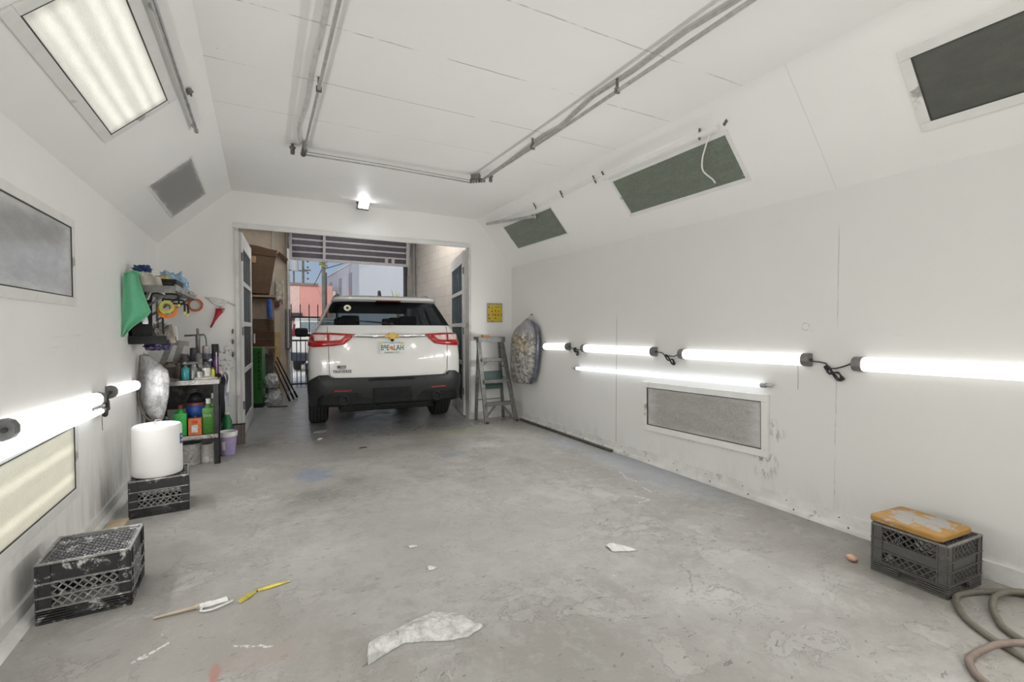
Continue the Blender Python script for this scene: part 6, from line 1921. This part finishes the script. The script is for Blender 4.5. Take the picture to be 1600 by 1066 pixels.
def ring(label, c, R, r, w, mat, rot, group):
    rt = thing('tape_roll', label, 'tape roll', c, rot=rot, group=group)
    MB().lathe([(r, -w / 2), (R, -w / 2), (R, w / 2), (r, w / 2), (r, -w / 2)], n=36).build('tape', mat, rt, smooth=True, angle=40)
    MB().lathe([(r - .004, -w / 2), (r, -w / 2), (r, w / 2), (r - .004, w / 2), (r - .004, -w / 2)], n=36).build('core', simple('card_core', (.35, .28, .20), .8), rt, smooth=True, angle=40)
    return rt
face = (PI / 2 - .15, 0, math.radians(25))
ring('orange tape roll hanging under the shelf behind the green roll', (-.70, 5.00, 1.49), .070, .045, .03, simple('orange_tape', (.62, .16, .01), .5), face, 'tape rolls under the shelf')
ring('yellow green tape roll hanging in front of the orange roll', (-.70, 4.955, 1.515), .055, .032, .03, simple('lime_tape', (.40, .42, .08), .5), face, 'tape rolls under the shelf')
ring('thin orange red tape ring hung on the end wall right of the shelf', (-.64, 6.425, 1.60), .075, .056, .02, simple('red_orange_tape', (.58, .12, .03), .5), (PI / 2, 0, 0), 'tape rolls under the shelf')
MBx = MB().cyl((-.64, 6.45, 1.66), (-.64, 6.40, 1.66), .004, n=8); tag(MBx.build('wall_nail', M['dmetal']), 'nail in the end wall carrying the orange red tape ring', 'nail')
# green cloth
t = NT('mint_microfibre')
v = t.obj()
c = t.mix(t.noise(v, 40, 4, .6), (.12, .44, .25), (.17, .54, .32))
t.set(color=c, rough=.9, sheen=.3); t.bump(t.noise(v, 160, 2), .3, .004)
M['mint'] = t.m
root = thing('green_cloth', 'mint green cloth hanging from the near end of the wall shelf', 'cloth', (-.90, 4.84, 1.78))
# outline (height below hook, left x, right x)
co = [(a * .86, b, c) for a, b, c in ((0, -.055, .028), (-.06, -.063, .040), (-.16, -.064, .062), (-.28, -.070, .092), (-.36, -.074, .115), (-.40, -.075, .095), (-.45, -.076, .05), (-.50, -.077, .0), (-.56, -.078, -.04), (-.60, -.079, -.065))]
def cf(u, v):
    k = v * (len(co) - 1); i = min(int(k), len(co) - 2); f_ = k - i
    a, b = co[i], co[i + 1]
    z = a[0] + (b[0] - a[0]) * f_; l = a[1] + (b[1] - a[1]) * f_; r = a[2] + (b[2] - a[2]) * f_
    x = l + (r - l) * u
    return (x, .022 * math.sin(u * 9 + v * 2) * (1 - .5 * v) - .01 + .010 * mnoise.noise(Vector((x * 12, z * 8, 1))), z)
MB().grid(cf, 30, 40).build('front_drape', M['mint'], root, smooth=True, solid=.004)
MB().grid(lambda u, v: (-.055 + .05 * u + .004 * math.sin(v * 7), .03 + .015 * math.sin(u * 5), .0 - .20 * v - .01 * math.sin(u * 3)), 8, 16).build('folded_back', M['mint'], root, smooth=True, solid=.004)
MB().tube([(-.04, .0, .0), (-.01, .02, .012), (.03, .0, .008), (.055, .0, -.004)], .012, 8, 4).build('gathered_top', M['mint'], root, smooth=True)
tag(crumple('white_tag', 'small white paper tab at the lower edge of the green cloth', 'tag', (-.83, 4.86, 1.37), .03, (.7, .4, 1.2), M['film'], 3, .3, 3), None, None)
# clutter on the shelf
b = MB().span((sx + .05, 5.0, sz), (sx + .345, 5.42, sz + .075), .006).build('black_case', M['black']); tag(b, 'flat black case lying on the wall shelf', 'case')
MB().span((sx + .20, 4.997, sz + .032), (sx + .235, 5.001, sz + .048)).build('case_mark', M['whitep'], b)
MB().span((sx + .25, 4.997, sz + .030), (sx + .31, 5.001, sz + .040)).build('case_print', M['dgrey'], b)
b = MB().span((sx + .02, 5.02, sz), (sx + .30, 5.4, sz + .0), .0) ; b.bm.free()
crumple('blue_glove', 'dark blue rubber glove balled on top of the shelf clutter', 'glove', (-.875, 5.06, 1.815), .052, (1.15, .9, .7), simple('navy_rubber', (.02, .05, .15), .45, var=.4), 11, .5, 4)
cl = crumple('beige_rag', 'beige and white rag draped over the black case', 'rag', (-.875, 5.06, 1.762), .050, (1.1, .9, .85), simple('beige_rag_cloth', (.50, .47, .42), .85, var=.2), 12, .45, 4)
MB().grid(lambda u, v: (-.02 + .16 * u + .03 * v, -.11 - .012 * math.sin(9 * u), -.02 - .10 * v - .05 * u * v + .02 * (1 - u)), 14, 10).build('hanging_corner', bpy.data.materials['beige_rag_cloth'], cl, smooth=True, solid=.004)
crumple('blue_film', 'pale blue crumpled film at the back of the wall shelf', 'plastic film', (-.74, 5.60, sz), .11, (1.1, 1.3, 1.0), simple('pale_blue_film', (.30, .44, .60), .4, var=.3), 13, .45, 4)
crumple('yellow_film', 'yellowish wrapping lying behind the beige rag', 'plastic film', (-.80, 5.50, sz + .05), .08, (1.2, 1.0, .75), simple('yellowish_wrap', (.52, .44, .20), .5, var=.4), 14, .45, 4)
ring('white tape roll at the near end of the shelf by the green cloth', (-.90, 5.0, 1.755), .055, .028, .04, simple('offwhite_tape', (.60, .58, .54), .6, var=.1), (PI / 2 - .4, 0, .4), 'tape rolls on the shelf')
for k in range(6):
    b = MB().box((-.70 + .012 * (k % 2), 5.62 + k * .12, sz + .01 + .0 * k), (.14, .10, .02), Euler((.0, 0, .4 * (k % 3) - .3))).build('sandpaper_sheet', vary('sandpaper_%d' % k, ((.42, .40, .38), (.26, .22, .19), (.50, .48, .46))[k % 3], rough=.9))
    tag(b, ['grey sandpaper square nearest on the shelf edge', 'brown sandpaper square second along the shelf', 'pale sandpaper square third along the shelf', 'grey sandpaper square in the middle of the shelf run', 'brown sandpaper square near the far end of the shelf', 'pale sandpaper square at the far end of the shelf'][k], 'sandpaper', 'sandpaper squares on the wall shelf')
b = MB().span((-.62, 4.99, 1.50), (-.56, 5.0, 1.62)); b.bm.free()
# dark board and tools hung below the shelf
root = thing('tool_board', 'dark board with hanging tools on the left wall under the shelf', 'tool board', (XL + .006, 5.05, 1.20))
MB().span((0, 0, 0), (.16, .012, .44)).span((0, 0, 0), (.02, .60, .44)).build('board', M['black'], root)
MB().span((.0, -.02, .16 - .16), (.26, .0, .07)).build('lower_box', M['black'], root)
for k in range(7):
    y = .05 + k * .08
    MB().bar((.035, y, .40 - .02 * (k % 2)), (.035, y + .01, .16 + .03 * (k % 3)), .018, .018).build('hanging_tool', (M['dmetal'], M['dgrey'], M['pipew'])[k % 3], root)
b = MB().box((-.83, 5.02, 1.63), (.012, .07, .11), Euler((0, .3, .5))).build('white_card', M['whitep']); tag(b, 'white card tucked beside the green cloth under the shelf', 'card')
crumple('dark_purple_rag', 'dark purple rag stuffed under the shelf above the silver panel', 'rag', (-.80, 5.20, 1.14), .065, (1.3, 1.0, .9), simple('purple_cloth', (.04, .03, .08), .8, var=.5), 21, .5, 4)
crumple('grey_rag', 'grey grimy rag hanging below the tape rolls', 'rag', (-.80, 5.30, 1.19), .07, (1.0, .8, 1.7), simple('grimy_cloth', (.27, .26, .24), .85, var=.4), 22, .5, 4)
root = thing('tan_scraper', 'tan handled scraper hanging below the tape rolls', 'scraper', (-.735, 5.35, 1.20))
MB().bar((.0, 0, .17), (.03, 0, .0), .012, .035).build('tan_handle', simple('tan_wood', (.42, .36, .28), .6), root)
MB().bar((.05, 0, .15), (.055, 0, .06), .015, .02).cyl((.055, 0, .06), (.055, 0, .03), .012, n=10).build('blade_clamp', M['metal'], root)

# funnel hanging with film on the end wall
root = thing('red_funnel', 'red long-necked funnel hanging on the end wall', 'funnel', (-.40, YE - .035, 1.57))
fm = simple('red_plastic', (.42, .01, .03), .35, var=.1)
MB().tube([(.0, 0, .0), (-.006, 0, -.03), (-.035, 0, -.09), (-.062, 0, -.15), (-.095, 0, -.225)], [.0, .040, .022, .013, .009], 14).build('cone', fm, root, smooth=True)
MB().lathe([(.030, 0), (.044, .0), (.046, .012), (.040, .014), (.030, .012)], (.0, 0, -.02), 20).build('rim', fm, root, smooth=True)
MB().cyl((0, 0, -.01), (0, .034, .02), .003, n=6).build('hook', M['dmetal'], root)
root = thing('clear_film', 'clear crumpled film pinned to the end wall above the funnel', 'plastic film', (-.42, YE - .012, 1.64))
MB().grid(lambda u, v: (-.10 + .20 * u, -.012 * abs(math.sin(5 * u + 6 * v)) - .004, .03 - .09 * v * math.sin(PI * u) + .02 * math.sin(5 * u)), 20, 10).build('film', M['film'], root, smooth=True, solid=.002)
MB().bar((-.13, 0, .045), (.02, 0, .025), .006, .010).bar((.03, 0, .03), (.19, 0, -.05), .006, .010).build('strings', M['pipew'], root)
for k, (z, s_) in enumerate(((1.30, .05), (1.18, .05), (1.03, .06))):
    tag(MB().sphere((-.28, YE - .006, z), .012, (1, .6, s_ / .012 * .6), 8).build('rusty_fastener', M['dmetal']), ['upper rusty fastener on the chipped post', 'middle rusty fastener on the chipped post', 'lower rusty fastener on the chipped post'][k], 'fastener', 'fasteners on the chipped post')
bpy.context.view_layer.update()
